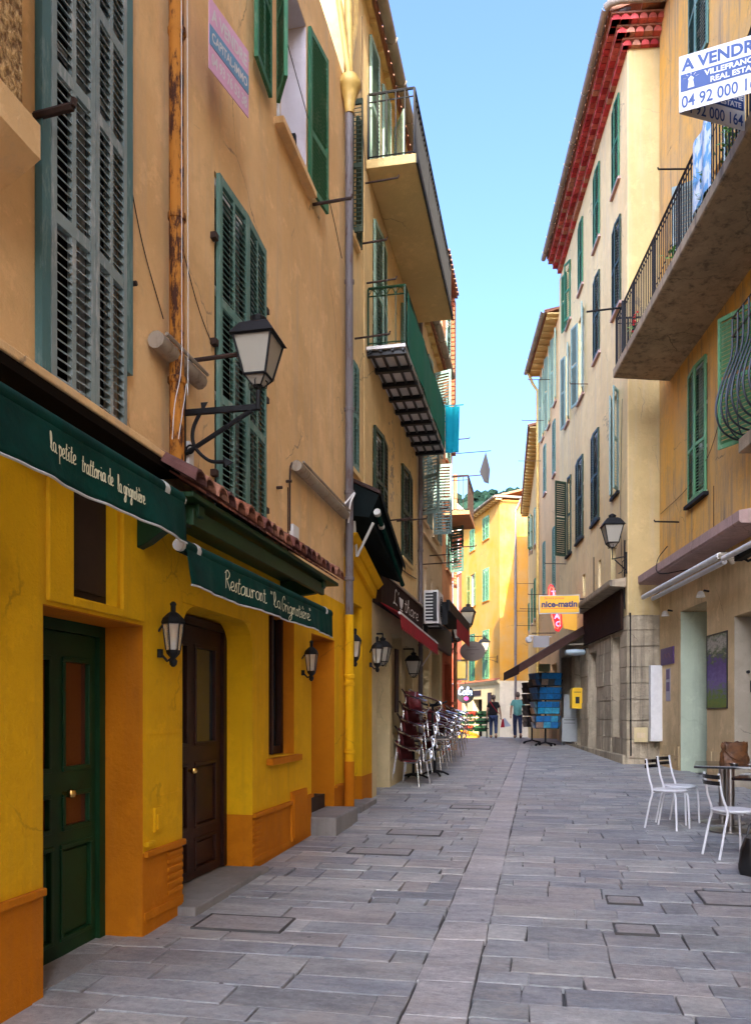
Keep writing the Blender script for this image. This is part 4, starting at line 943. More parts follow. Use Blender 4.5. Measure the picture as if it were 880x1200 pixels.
def right_fourth():
    b = building('butter_yellow_house', 'butter yellow house with broad boarded eaves next to the street end', W4)
    X = W4.lx; y0, y1 = 34.65, 50.0
    W = [(38.6,39.6,9.5,11.2,'mint',4,4),(45.8,46.9,10.6,12.4,'green',4,165),(38.6,39.6,6.0,7.9,'green',4,4),(47.3,48.4,6.3,7.9,'green',4,4),(42.4,43.4,6.2,8.0,'green',4,4),(42.4,43.4,10.0,11.7,'mint',4,165)]
    hs = [rhole(W4, *q[:4], .18) for q in W]
    wall(b, 'front_wall', M['r4'], X(y0), X(y1), -.6, 13.55, hs, 8)
    for q in W: rwin(b, W4, *q[:4], M[q[4]], q[5], q[6], cols=1, rails=(.5,), pitch=.09, rev=.18, sill=M['pinkstone'])
    roof(b, X(y0), X(y1), 13.6, .45, 8, 1.2, soff=M['soffit'], gut=False)
    for (y, z, L) in ((37.5, 6.2, .9), (36.2, 5.4, .9), (41, 8.0, .8)): rod(b, X(y), z, L)
    return b
right_fourth()

# ================================================================ STREET END
END = Vector((-2.61, 51.5, 0)); ERZ = math.atan2(-.92, .39)
def street_end():
    b = empty('saffron_house', tuple(END), ERZ, 'saffron yellow corner house closing the street, green shutters', 'building')
    W = [(-3.2,-1.95,13.0,14.5,'lgreen',4,4),(-5.95,-4.9,12.8,14.3,'lgreen',4,4),(-3.2,-1.95,8.95,11.1,'lgreen',4,4),(-5.9,-4.95,8.95,11.2,'olive',172,172),(-3.2,-1.95,3.8,7.05,'lgreen',4,4),(-6.1,-4.9,3.8,7.05,'green',4,4)]
    hs = [mat_hole(*q[:4], .18) for q in W] + [(-5.4, -3.4, -.6, 2.5, .5), (-7.4, -6.6, -.6, 2.3, .3)]
    wall(b, 'upper_wall', M['endy'], -7.9, 0, 3.62, 15.0, hs, 7); wall(b, 'shop_wall', M['shopcream'], -7.9, -.02, -1.2, 3.62, hs, 7)
    rt = MB(); rt.box(-.018, .02, .003, 7, -1.2, 3.58); rt.build('whitewashed_side', M['white_wall'], b)
    for q in W: window(b, *q[:4], M[q[4]], q[5], q[6], cols=1, rails=(.5,), pitch=.09, rev=.18, sill=M['orange'])
    cn = MB(); cn.prismx([(-.003, 3.40), (-.12, 3.44), (-.22, 3.56), (-.22, 3.62), (-.003, 3.72)], -7.9, .05); cn.build('cornice', M['shopcream'], b)
    tl = MB(); tl.prismx([(-.003, 3.725), (-.26, 3.63), (-.26, 3.66), (-.003, 3.80)], -7.9, .08, (.42, .14, .06)); tl.build('cornice_tiles', M['tile'], b)
    for q in ((-5.4, -3.4, -.6, 2.5, .45), (-7.4, -6.6, -.6, 2.3, .28)):
        mb = MB(); mb.quad((q[0], q[4], q[2]), (q[1], q[4], q[2]), (q[1], q[4], q[3]), (q[0], q[4], q[3])); mb.build('shop_window', M['void'], b)
    pp = MB(); pp.box(-2.2, -1.5, -.04, -.004, 1.7, 2.9); pp.box(-5.2, -3.6, -.05, -.004, 2.75, 3.1); pp.build('shop_notice', M['doorbrown'], b)
    ro = roof(b, -7.9, .4, 15.02, .45, 7, 1.1, soff=M['soffit'], gut=True)
    g = MB(); g.tube([(.42, -.5, 15.07), (.47, 0, 15.07), (.47, 7, 15.07)], .08, 8); g.build('gutter', M['zinc'], ro)
    pipe(b, [(.42, 1.25, 15.0), (.12, 1.0, 14.3), (.12, 1.0, -.5)], .08, M['greypipe'])
    ch = MB(); ch.box(-.9, -.2, 3.0, 3.9, 15.6, 17.0); ch.box(-1.0, -.1, 2.9, 4.0, 17.0, 17.1); ch.build('chimney', M['redwall'], ro)
    an = MB(); an.tube([(-.6, 3.2, 16.2), (-.6, 3.2, 19.0)], .025, 6)
    for k in range(7): an.tube([(-.9-.0, 3.2 - .3 + k*.1, 18.1+.02*k), (-.3, 3.2 - .3 + k*.1, 18.1+.02*k)], .012, 4)
    an.tube([(-.6, 2.9, 18.1), (-.6, 3.9, 18.24)], .015, 5); an.tube([(-1.6, 3.2, 17.3), (.2, 3.2, 17.3)], .015, 5); an.tube([(-1.5, 3.2, 17.3), (-1.5, 3.2, 17.55)], .015, 5)
    an.build('television_aerial', M['iron'], ro)
    pr = MB(); pr.hexa([(-3.1,-.03,5.9),(-2.0,-.03,5.9),(-2.0,-.035,5.95),(-3.1,-.035,5.95),(-3.1,-.75,5.35),(-2.0,-.75,5.35),(-2.0,-.75,5.4),(-3.1,-.75,5.4)]); pr.build('propped_shutter', M['mint'], b)
    # neighbours
    b2 = empty('red_house', tuple(END), ERZ, 'brick red house with white shutters at the street end', 'building')
    W = [(-10.6,-9.0,12.7,14.2,'white',172,172),(-10.4,-9.0,7.6,11.2,'white',4,4),(-10.4,-9.0,3.8,6.2,'white',172,4)]
    hs = [mat_hole(*q[:4], .18) for q in W] + [(-10.6, -8.9, -.8, 2.4, .4)]
    wall(b2, 'front_wall', M['redwall'], -14.5, -7.93, -1.2, 14.6, hs, 7)
    for q in W: window(b2, *q[:4], M['white'], q[5], q[6], cols=1, rails=(.5,), pitch=.09, rev=.18, sill=M['white'])
    bd = MB(); bd.box(-14.5, -7.95, -.05, -.003, 11.75, 12.15); bd.box(-8.9, -8.7, -.04, -.003, 7.5, 11.5); bd.box(-10.7, -10.5, -.04, -.003, 7.5, 11.5); bd.box(-10.7, -8.7, -.045, -.003, 11.3, 11.45); bd.build('white_bands', M['white'], b2)
    mb = MB(); mb.quad((-10.6,.38,-.8),(-8.9,.38,-.8),(-8.9,.38,2.4),(-10.6,.38,2.4)); mb.build('shop_window', M['void'], b2)
    roof(b2, -14.5, -7.93, 14.62, .4, 7, 1.1, soff=M['soffit'])
    tw = empty('turret', (-7.95, 74, 0), R(10), 'small pale turret with a pyramid cap above the red house', 'turret')
    t_ = MB(); t_.box(-.8, .8, -.8, .8, 14, 19.1)
    for sx in (-1, 1):
        for sy in (-1, 1): t_.box(sx*.55-.12, sx*.55+.12, sy*.55-.12, sy*.55+.12, 19.1, 19.9)
    t_.box(-.85, .85, -.85, .85, 19.0, 19.12); t_.build('tower', M['white_wall'], tw)
    t_ = MB(); t_.lathe([(1.35, 0), (1.2, .12), (.35, .85), (.12, 1.1), (.12, 1.5), (.03, 1.6)], (0, 0, 19.9), 4, rot0=R(45)); t_.build('cap', M['white_wall'], tw)
    # block and tower added out of view behind the viewpoint to shade the street
    b3 = empty('unseen_shade_block', (6.5, -38, 0), R(180), 'unseen cream block added behind the viewpoint to shade the near street', 'building')
    wn = [(x, x+1.1, z, z+1.9, .2) for x in (-6, -3, 0, 3, 6) for z in (2, 5, 8.5, 12, 15.5, 19, 22.5, 26, 29.5)]
    wall(b3, 'front_wall', M['cream'], -7.5, 7.5, -.8, 35, wn, 8)
    for q in wn: window(b3, *q[:4], M['teal'], 4, 4, cols=1, pitch=.12)
    b4 = empty('unseen_shade_tower', (10.4, -38.5, 0), R(180), 'unseen tower added behind the viewpoint to shade the right-hand corner wall', 'building')  # unseen, added to keep the sun off the right-hand corner and signs
    wn = [(x, x+1.2, z, z+1.8, .2) for x in (-2.3, .9) for z in range(37, 45, 3)]
    wall(b4, 'front_wall', M['cream'], -2.9, 2.9, -.8, 47, wn, 7)
    for q in wn: window(b4, *q[:4], M['teal'], 4, 4, cols=1, pitch=.12)
street_end()
# ================================================================ lettering
def text_mesh(mb, txt, size, x, z, y=0, shear=0, bold=0, width=None, align='LEFT', track=1.0):
    """flat letters in the local XZ plane, facing -Y"""
    cu = bpy.data.curves.new('lettering', 'FONT'); cu.body = txt; cu.size = size; cu.shear = shear; cu.offset = bold; cu.align_x = align; cu.space_character = track
    cu.resolution_u = 3
    o = bpy.data.objects.new('lettering', cu); COL.objects.link(o); bpy.context.view_layer.update()
    dg = bpy.context.evaluated_depsgraph_get(); me = bpy.data.meshes.new_from_object(o.evaluated_get(dg))
    xs = [v.co.x for v in me.vertices] or [0, 1]; k = 1
    if width: k = width / (max(xs) - min(xs))
    x_off = min(xs) if width else 0
    mb._add([(x + (v.co.x - x_off)*k, y, z + v.co.y) for v in me.vertices], [tuple(p.vertices) for p in me.polygons])
    bpy.data.objects.remove(o); bpy.data.curves.remove(cu); bpy.data.meshes.remove(me)
GL = {   # handwritten strokes, x-height 1
 'a': (1.05, [[(.85,.85),(.5,1),(.15,.7),(.15,.2),(.45,0),(.75,.3),(.85,.95),(.85,.2),(1.0,0),(1.15,.1)]]),
 'e': (.9, [[(0,.25),(.6,.5),(.72,.8),(.5,1),(.2,.8),(.15,.3),(.45,0),(.95,.15)]]),
 'i': (.6, [[(.1,.4),(.28,.95),(.28,.2),(.45,0),(.65,.1)], [(.27,1.35),(.30,1.45)]]),
 't': (.7, [[(.32,1.65),(.28,.2),(.48,0),(.75,.1)], [(.0,1.08),(.62,1.14)]]),
 'l': (.6, [[(0,.2),(.4,1.1),(.42,1.8),(.25,1.95),(.15,1.5),(.15,.3),(.35,0),(.62,.1)]]),
 'p': (.95, [[(.05,.7),(.2,1.0),(.15,-.9)], [(.17,.6),(.5,1.0),(.8,.7),(.72,.2),(.42,0),(.17,.2)]]),
 'r': (.75, [[(.05,.7),(.2,.98),(.2,0)], [(.2,.6),(.45,.95),(.72,.9)]]),
 'o': (.95, [[(.5,1),(.18,.8),(.15,.2),(.45,0),(.78,.25),(.75,.8),(.5,1),(.6,.8),(.95,.85)]]),
 'd': (1.05, [[(.8,.8),(.5,1),(.15,.7),(.15,.2),(.45,0),(.75,.3),(.85,1.9),(.83,.2),(1.0,0),(1.15,.1)]]),
 'g': (1.0, [[(.8,.8),(.5,1),(.15,.75),(.15,.25),(.45,.05),(.75,.35),(.82,.95),(.8,-.5),(.5,-.9),(.2,-.7),(.5,-.25),(1.05,.15)]]),
 'n': (1.05, [[(.05,.7),(.18,.98),(.16,0)], [(.17,.55),(.45,1),(.72,.8),(.72,.2),(.88,0),(1.05,.1)]]),
 's': (.75, [[(0,.2),(.45,1.05),(.45,.8),(.62,.3),(.4,0),(.1,.12)]]),
 'u': (1.0, [[(.1,1),(.1,.25),(.35,0),(.65,.25),(.7,1.0),(.72,.2),(.88,0),(1.0,.1)]]),
 'h': (1.0, [[(.0,.2),(.4,1.5),(.3,1.95),(.15,1.5),(.15,0)], [(.17,.55),(.45,1),(.7,.75),(.7,.2),(.88,0),(1.0,.1)]]),
 'R': (1.15, [[(.25,1.9),(.2,0)], [(0,1.6),(.5,2.0),(.95,1.65),(.7,1.15),(.3,1.0),(.45,.95),(1.15,-.05)]]),
 'G': (1.2, [[(1.0,1.6),(.7,2.0),(.25,1.6),(.15,.6),(.55,0),(.95,.35),(1.0,.95),(.6,.95)]]),
 'L': (1.0, [[(.7,1.8),(.45,2.0),(.35,1.5),(.35,.4),(.1,0),(.5,.15),(1.0,0)]]),
 '"': (.55, [[(.1,1.9),(.05,1.5)], [(.35,1.9),(.3,1.5)]]), "'": (.35, [[(.15,1.95),(.1,1.55)]]), ' ': (.7, []), '`': (0, [[(-.80,1.75),(-.45,1.32)]]), 
 'C': (1.1, [[(1.0,1.5),(.8,1.95),(.35,1.7),(.15,.8),(.4,.05),(.9,.2),(1.1,.5)]]), 'c': (.85, [[(.7,.8),(.45,1),(.15,.7),(.15,.25),(.45,0),(.9,.2)]]),
}
def script(mb, txt, x, z, h, y=0, wid=None, slant=.12, pen=.15):
    tot = sum(GL[c][0] for c in txt); k = (wid / tot / h) if wid else 1
    cx = 0
    for c in txt:
        adv, strokes = GL[c]
        for s_ in strokes:
            P = fit([((cx + px + slant*pz)*k, 0, pz) for px, pz in s_], 4) if len(s_) > 2 else [Vector(((cx + px + slant*pz)*k, 0, pz)) for px, pz in s_]
            L = []; Rr = []
            for i, p in enumerate(P):
                d = P[min(i+1, len(P)-1)] - P[max(i-1, 0)]; d = d.normalized() if d.length > 1e-6 else Vector((0,0,1))
                n = Vector((-d.z, 0, d.x)) * pen * .5 * (1.25 if abs(d.z) > .7 else .8); L.append(p + n); Rr.append(p - n)
            m = len(P); mb._add([(x + q.x*h, y, z + q.z*h) for q in L + Rr], [(i, i+1, m+i+1, m+i) for i in range(m-1)])
        cx += adv

# ================================================================ awnings
def roll_awning(name, label, s0, s1, out, z, drop, words, group=None, sag=0.0, boxend=.05):
    c = WL.pt(s0, 0, 0); t = empty(name, tuple(c), WL.rz, label, 'awning', group); L = s1 - s0; rnd = random.Random(int(s0*100))
    r = MB(); r.tube([(0, -out, z), (L, -out, z - sag)], .042, 14); r.build('rolled_canvas', M['awn'], t, smooth=True)
    v = MB(); n = 90; rows = 8; vs = []; f = lambda u, w_: (.016*math.sin(u*5.3+1) + .007*math.sin(u*13.1) + .004*math.sin(u*29)) * w_
    for j in range(rows + 1):
        for i in range(n + 1):
            u = L*i/n; w_ = j/rows; vs.append((u, -out - .035 - f(u, w_) - .02*w_, z - sag*i/n - .01 - drop*w_ - .005*math.sin(u*2.1)*w_))
    v._add(vs, [(j*(n+1)+i, j*(n+1)+i+1, (j+1)*(n+1)+i+1, (j+1)*(n+1)+i) for j in range(rows) for i in range(n)])
    vo = v.build('valance', M['awn'], t, smooth=True); so = vo.modifiers.new('thickness', 'SOLIDIFY'); so.thickness = .003
    p = MB(); p.tube([tuple(vs[rows*(n+1)+i]) for i in range(n+1)], .006, 5); p.build('piping', M['piping'], vo)
    cp = MB()
    for (u, rr) in ((-.03, .035), (.14, .045), (L-.24, .045), (L-.02, .032)): cp.tube([(u, -out, z - sag*u/L), (u+boxend, -out, z - sag*u/L)], rr, 12)
    cp.build('end_cap', M['piping'], t, smooth=True)
    a = MB()
    for u in (L*.5, L-.5): a.tube([(u, 0, z+.12), (u+.18, -out*.5, z+.06), (u, -out, z+.02)], .014, 6)
    a.build('folding_arm', M['blackpl'], t)
    w_ = MB()
    for (txt, u, zz, h, wd) in words:
        o_ = len(w_.v); script(w_, txt, u - s0, zz, h, 0, wd)
        for i in range(o_, len(w_.v)):
            x, y, zc = w_.v[i]; wt = max(0, min(1, (z - sag*x/L - .01 - zc)/drop)); w_.v[i] = (x, -out - .035 - f(x, wt) - .02*wt - .006, zc)
    w_.build('lettering', M['ink'], vo)
    return t
roll_awning('roll_awning', 'green roller awning lettered La petite trattoria, over the green door', 1.3, 4.14, .65, 2.77, .235, [('la petite', 2.87, 2.635, .040, .20), ('trattoria de', 3.115, 2.625, .040, .245), ('la grignotie`re', 3.40, 2.615, .040, .25)])
roll_awning('roll_awning', 'green roller awning lettered Restaurant la Grignotiere, below the clay tiles', 4.27, 7.52, .60, 2.545, .215, [('Restaurant', 4.80, 2.385, .060, .76), ('"la', 5.66, 2.385, .058, .24), ('Grignotie`re"', 5.95, 2.385, .058, .76)])

def red_awning():
    t = empty('red_awning', tuple(WL.pt(12.5, 0, 0)), WL.rz, 'red scalloped awning below the dark cafe sign', 'awning')
    c = MB(); c.hexa([(0,-.02,3.38),(4.6,-.02,3.30),(4.6,-.42,3.06),(0,-.42,3.16),(0,-.02,3.39),(4.6,-.02,3.31),(4.6,-.42,3.07),(0,-.42,3.17)]); c.build('canvas', M['redawn'], t)
    v = MB(); n = 26; poly = [(0, 3.165)] 
    for i in range(n):
        u = 4.6*i/n; b = 2.93 - .10*u/4.6
        poly += [(u, b), (u + 4.6/n*.25, b-.045), (u + 4.6/n*.5, b-.06), (u + 4.6/n*.75, b-.045)]
    poly += [(4.6, 2.83), (4.6, 3.065)]
    for i in range(n):
        u0, u1 = 4.6*i/n, 4.6*(i+1)/n; z0 = 3.165 - .10*u0/4.6; z1 = 3.165 - .10*u1/4.6; b = 2.96 - .10*u0/4.6
        v._add([(u0, -.425, z0), (u1, -.425, z1), (u1, -.44, b), (u0+(u1-u0)*.75, -.442, b-.05), (u0+(u1-u0)*.5, -.443, b-.065), (u0+(u1-u0)*.25, -.442, b-.05), (u0, -.44, b)], [(0,1,2,3,4,5,6)])
    vo = v.build('valance', M['redawn'], t); so = vo.modifiers.new('thickness', 'SOLIDIFY'); so.thickness = .004
    r = MB(); r.tube([(-.02, -.42, 3.165), (4.62, -.42, 3.065)], .022, 8); r.tube([(4.5, 0, 2.4), (4.5, -.42, 3.06)], .012, 6); r.build('front_bar', M['white'], t)
red_awning()
def canopy():
    t = empty('shop_canopy', tuple(WL.pt(10.75, 0, 0)), WL.rz, 'dark sloping canopy with scalloped edge over the yellow shopfront', 'awning')
    c = MB(); c.hexa([(0,-.0,4.78),(0,-.46,4.56),(1.75,-.50,3.86),(1.75,-.0,4.2),(0,0,4.83),(0,-.46,4.61),(1.75,-.50,3.91),(1.75,0,4.25)]); c.build('canopy_top', M['doorbrown'], t)
    c = MB(); c.hexa([(.02,0,4.30),(.02,-.30,4.25),(1.70,-.44,3.62),(1.70,0,3.8),(.02,0,4.775),(.02,-.44,4.55),(1.70,-.48,3.86),(1.70,0,4.2)]); c.build('side_curtain', M['blackcanvas'], t)
    v = MB(); n = 18
    for i in range(n):
        a, b = i/n, (i+1)/n; f = lambda k: (1.75*k, -.47-.04*k, 4.60-.70*k)
        p, q = f(a), f(b); v._add([p, q, (q[0], q[1], q[2]-.11), ((p[0]+q[0])/2, p[1]-.01, p[2]-.16), (p[0], p[1], p[2]-.09)], [(0,1,2,3,4)])
    v.build('scalloped_edge', M['blackcanvas'], t)
    r = MB(); r.tube([(.1, -.40, 4.32), (1.9, -.44, 3.62)], .035, 10); r.build('roller', M['awn'], t, smooth=True)
    r = MB(); r.tube([(.06, -.40, 4.335), (.12, -.40, 4.315)], .05, 10); r.tube([(.35, -.40, 4.22), (.41, -.40, 4.20)], .045, 10); r.tube([(.15, -.1, 3.75), (.12, -.34, 4.2)], .02, 6); r.tube([(.15, -.1, 3.75), (-.02, -.1, 4.2)], .02, 6); r.build('end_cap', M['piping'], t)
canopy()
def third_awning():
    t = empty('shop_awning', tuple(WL.pt(17.9, 0, 0)), WL.rz, 'closed awning box with a strip of red canvas past the air conditioner', 'awning')
    c = MB(); c.box(0, 5.0, -.55, -.02, 3.95, 4.05); c.box(0, 5.0, -.60, -.52, 3.85, 4.10); c.box(0,.04,-.55,-.02,3.55,3.95); c.build('awning_box', M['iron'], t)
    c = MB(); c.hexa([(1.6,-.60,3.45),(5.0,-.60,3.45),(5.0,-.59,3.45),(1.6,-.59,3.45),(1.6,-.60,3.86),(5.0,-.60,3.86),(5.0,-.59,3.86),(1.6,-.59,3.86)]); c.build('red_canvas', M['redawn'], t)
    c = MB(); c.box(.02, 4.9, -.10, -.01, 3.2, 3.85); c.build('dark_fascia', M['blackpl'], t)
third_awning()

# ================================================================ signs on the left
def cafe_sign():
    t = empty('cafe_sign', tuple(WL.pt(12.42, 0, 0)), WL.rz, 'long dark fascia sign with white script above the red awning', 'sign')
    c = MB(); c.box(0, 4.5, -.14, -.003, 3.33, 3.80); c.build('board', M['darkwood'], t); c = MB(); c.box(-.02, 4.52, -.17, -.003, 3.80, 3.84); c.build('board_trim', M['greyjamb'], t)
    w_ = MB(); script(w_, "L'", 1.0, 3.45, .13, -.145, .55, pen=.2); script(w_, 'thare', 2.15, 3.45, .13, -.145, 1.7, pen=.2)
    w_.prism([(1.62, 3.63), (2.02, 3.63), (1.95, 3.50), (1.86, 3.45), (1.78, 3.45), (1.69, 3.50)], -.148, -.142); w_.prism([(1.68, 3.41), (1.96, 3.41), (1.93, 3.43), (1.71, 3.43)], -.148, -.142)
    w_.build('lettering', M['white'], t)
cafe_sign()
def sale_sign_left():
    t = empty('sale_sign', tuple(WL.pt(5.71, .15, 6.44)), WL.rz + R(-11), 'faded pink and blue A vendre board hung below the open green shutters', 'sign')
    W_, H_ = .56, .54
    c = MB(); c.box(0, W_, -.006, 0, 0, H_); c.build('board', M['signpink'], t)
    c = MB(); c.box(.004, W_-.004, -.010, -.0065, .185, .335); c.build('blue_band', M['fadedblue'], t)
    c = MB(); text_mesh(c, 'A VENDRE', .14, .03, .385, -.0085, bold=.004, width=.50); text_mesh(c, 'CAPITAL-IMMO', .10, .03, .225, -.012, bold=.002, width=.50); text_mesh(c, '04 93 76 53 38', .12, .03, .055, -.0085, bold=.003, width=.50)
    c.build('lettering', M['signwhite'], t)
    c = MB(); c.tube([(.55, 0, .5), (.60, .05, .62), (.66, .05, .55)], .006, 5); c.build('tie', M['piping'], t)
sale_sign_left()

# ================================================================ lanterns
def lantern_head(t, size=1.0, z0=0.0, cx=0, cy=0):
    """four sided tapering lantern, its foot at z0"""
    k = size; S = lambda a: a*k
    def ring(r, z): return [(cx-S(r), cy-S(r), z0+S(z)), (cx+S(r), cy-S(r), z0+S(z)), (cx+S(r), cy+S(r), z0+S(z)), (cx-S(r), cy+S(r), z0+S(z))]
    f = MB(); a, b = ring(.115, .12), ring(.20, .50)
    for i in range(4): f.tube([a[i], b[i]], S(.013), 5); f.tube([a[i], a[(i+1) % 4]], S(.013), 5); f.tube([b[i], b[(i+1) % 4]], S(.014), 5)
    lo = ring(.045, .03)
    for i in range(4): f.tube([a[i], lo[i]], S(.009), 5)
    r1, r2, r3 = ring(.235, .50), ring(.15, .63), ring(.10, .665)
    f._add(r1 + r2 + r3, [(0,1,5,4),(1,2,6,5),(2,3,7,6),(3,0,4,7),(4,5,9,8),(5,6,10,9),(6,7,11,10),(7,4,8,11),(8,9,10,11),(0,3,2,1)])
    f.lathe([(S(.06), S(.66)), (S(.075), S(.69)), (S(.085), S(.73)), (S(.05), S(.75)), (S(.02), S(.77))], (cx, cy, z0), 10)
    f.lathe([(S(.02), 0), (S(.022), S(.03)), (S(.05), S(.045))], (cx, cy, z0), 8)
    for i in range(4):
        an = math.pi/2*i; f.tube([(cx+S(.03)*math.cos(an), cy+S(.03)*math.sin(an), z0+S(.02)), (cx+S(.09)*math.cos(an), cy+S(.09)*math.sin(an), z0+S(.0)), (cx+S(.10)*math.cos(an), cy+S(.10)*math.sin(an), z0+S(.06)), (cx+S(.07)*math.cos(an), cy+S(.07)*math.sin(an), z0+S(.09))], S(.007), 4)
    fo = f.build('lantern_frame', M['iron'], t)
    g = MB(); a, b, lo = ring(.108, .122), ring(.193, .498), ring(.045, .035)
    g._add(a + b + lo, [(0,1,5,4),(1,2,6,5),(2,3,7,6),(3,0,4,7),(8,9,1,0),(9,10,2,1),(10,11,3,2),(11,8,0,3)]); g.build('lamp_glass', M['lampglass'], fo)
def street_lantern_anchor():
    t = empty('street_lantern', tuple(WL.pt(5.55, 0, 3.42)), WL.rz, 'large black lantern on a bracket shaped like an anchor', 'street lamp', 'wall lanterns of the street')
    o = .60; b = MB(); b.box(-.02, .02, -.035, -.002, -.02, .62); b.box(-.015, .015, -o, -.03, .36, .40)
    b.tube([(0, -.04, .08), (0, -o+.05, .36)], .017, 6)
    b.tube([(0, -o, .36), (0, -o, .50)], .02, 8)
    pts = fit([(0, -.17, .40), (0, -.10, .26), (0, -.11, .13), (0, -.22, .02), (0, -.34, .0)], 5); b.tube(pts, .014, 6)
    for (y, z, a) in ((-.19, .41, 55), (-.37, .0, -10)): b._add([(0, y-.045*math.cos(R(a)), z+.045*math.sin(R(a))), (.006, y+.03, z+.035), (.006, y+.02, z-.035), (-.006, y+.03, z+.035), (-.006, y+.02, z-.035)], [(0,1,2),(0,3,4),(1,3,4,2)])
    for k in range(12):
        a0, a1 = 2*math.pi*k/12, 2*math.pi*(k+1)/12; b.tube([(0, -.075+.03*math.cos(a0), .11+.03*math.sin(a0)), (0, -.075+.03*math.cos(a1), .11+.03*math.sin(a1))], .008, 4)
    b.build('anchor_bracket', M['iron'], t)
    lantern_head(t, .70, .51, 0, -o)
street_lantern_anchor()
def bracket_lantern(name, label, loc, rz, o=.4, size=.8, up=.25):
    t = empty(name, loc, rz, label, 'street lamp', 'wall lanterns of the street')
    b = MB(); b.box(-.02, .02, -.04, -.002, -.28, .22); b.tube([(0, -.03, .12), (0, -o, .06), (0, -o, up)], .017, 6); b.tube([(0, -.03, -.2), (0, -o+.05, .05)], .014, 6)
    b.tube(fit([(0, -.03, .05), (0, -.12, -.02), (0, -.10, -.2), (0, -.20, -.28)], 4), .010, 5); b.build('bracket', M['iron'], t)
    lantern_head(t, size, up, 0, -o)
bracket_lantern('street_lantern', 'black wall lantern on the corner of the red eaved house', (1.92, 19.46, 5.08), -(R(90)-A1), .34, 1.05, .30)
bracket_lantern('street_lantern', 'black lantern high on the terracotta house in front of the red wall', tuple(WL.pt(23.85, 0, 3.95)), WL.rz, .48, .95, .12)
bracket_lantern('street_lantern', 'lamp lower down beside the shop awning, seen against the red wall', tuple(WL.pt(23.6, 0, 3.6)), WL.rz, .22, .8, .05)
_e = END + Vector((math.cos(ERZ), math.sin(ERZ), 0)) * (-.35)
bracket_lantern('street_lantern', 'sunlit lantern on the corner of the saffron house', (_e.x, _e.y, 5.0), ERZ, .9, 1.35, .35)

def coach_lamp(label, s, z, k=1.0, out=.16, y=0):
    t = empty('wall_lamp', tuple(WL.pt(s, 0, z)), WL.rz, label, 'wall lamp', 'small coach lamps by the doors')
    c = (0, -out, 0); f = MB()
    f.lathe([(.012*k, -.14*k), (.03*k, -.12*k), (.035*k, -.09*k), (.02*k, -.07*k), (.055*k, -.03*k), (.062*k, 0)], c, 6)
    f.lathe([(.095*k, .22*k), (.10*k, .235*k), (.085*k, .27*k), (.045*k, .31*k), (.022*k, .325*k), (.022*k, .37*k), (.028*k, .39*k), (.012*k, .41*k)], c, 6)
    for i in range(6):
        a = math.pi/3*i; f.tube([(c[0]+.060*k*math.cos(a), c[1]+.060*k*math.sin(a), 0), (c[0]+.090*k*math.cos(a), c[1]+.090*k*math.sin(a), .225*k)], .006*k, 4)
    f.tube([(0, -.01, -.02*k), (0, -out*.6, -.09*k), (0, -out, -.06*k)], .012*k, 6); f.lathe([(.03*k, 0), (.03*k, .07*k)], (0, -.01, -.06*k), 8)
    f.tube([(0, -.0, .16*k), (0, -out+.08*k, .24*k)], .010*k, 5)
    fo = f.build('lamp_frame', M['iron'], t)
    g = MB(); g.lathe([(.056*k, .004), (.085*k, .218*k)], c, 6); 
    gm = bpy.data.materials.get('thin_lamp_glass')
    if not gm:
        gm, t_, b_ = nodes('thin_lamp_glass', .08, .5); b_.inputs['Base Color'].default_value = (.75, .70, .60, 1); b_.inputs['Alpha'].default_value = .35
    g.build('lamp_glass', gm, fo)
    bl = MB(); bl.lathe([(.02*k, .005), (.02*k, .08*k)], c, 8); bl.build('candle', M['white'], fo); bl = MB(); bl.lathe([(.008*k, .08*k), (.020*k, .105*k), (.010*k, .14*k), (.002*k, .15*k)], c, 8); bl.build('bulb', flat('lamp_bulb', (.8, .62, .25), .1), fo, smooth=True)
coach_lamp('black coach lamp between the green door and the brown door', 5.20, 2.03, .82, .11)
coach_lamp('black coach lamp beside the small brown window', 8.62, 2.06, .82, .11)
coach_lamp('black coach lamp on the yellow pier after the downpipe', 10.80, 2.36, .95, .10)
coach_lamp('dark wall lamp at the edge of the yellow shopfront, before the chairs', 12.22, 2.36, 1.0, .12)
def cafe_lantern(label, s, out, z, k):
    t = empty('hanging_lantern', tuple(WL.pt(s, 0, z)), WL.rz, label, 'lantern', 'cafe lanterns over the stacked chairs')
    b = MB(); b.box(-.02, .02, -out, -.002, .60*k, .63*k); b.tube([(0, -out, .62*k), (0, -out, .52*k)], .012, 5); b.build('bracket', M['iron'], t); lantern_head(t, k*.72, 0, 0, -out)
cafe_lantern('cafe lantern with milky panes before the roller shutter', 12.75, .10, 2.34, .85); cafe_lantern('cafe lantern with milky panes under the red awning', 15.3, .20, 2.26, .9)
def left_edge_lamp():
    coach_lamp('black coach lamp on the yellow wall cut off by the picture edge', 3.12, 2.28, 1.0)
left_edge_lamp()

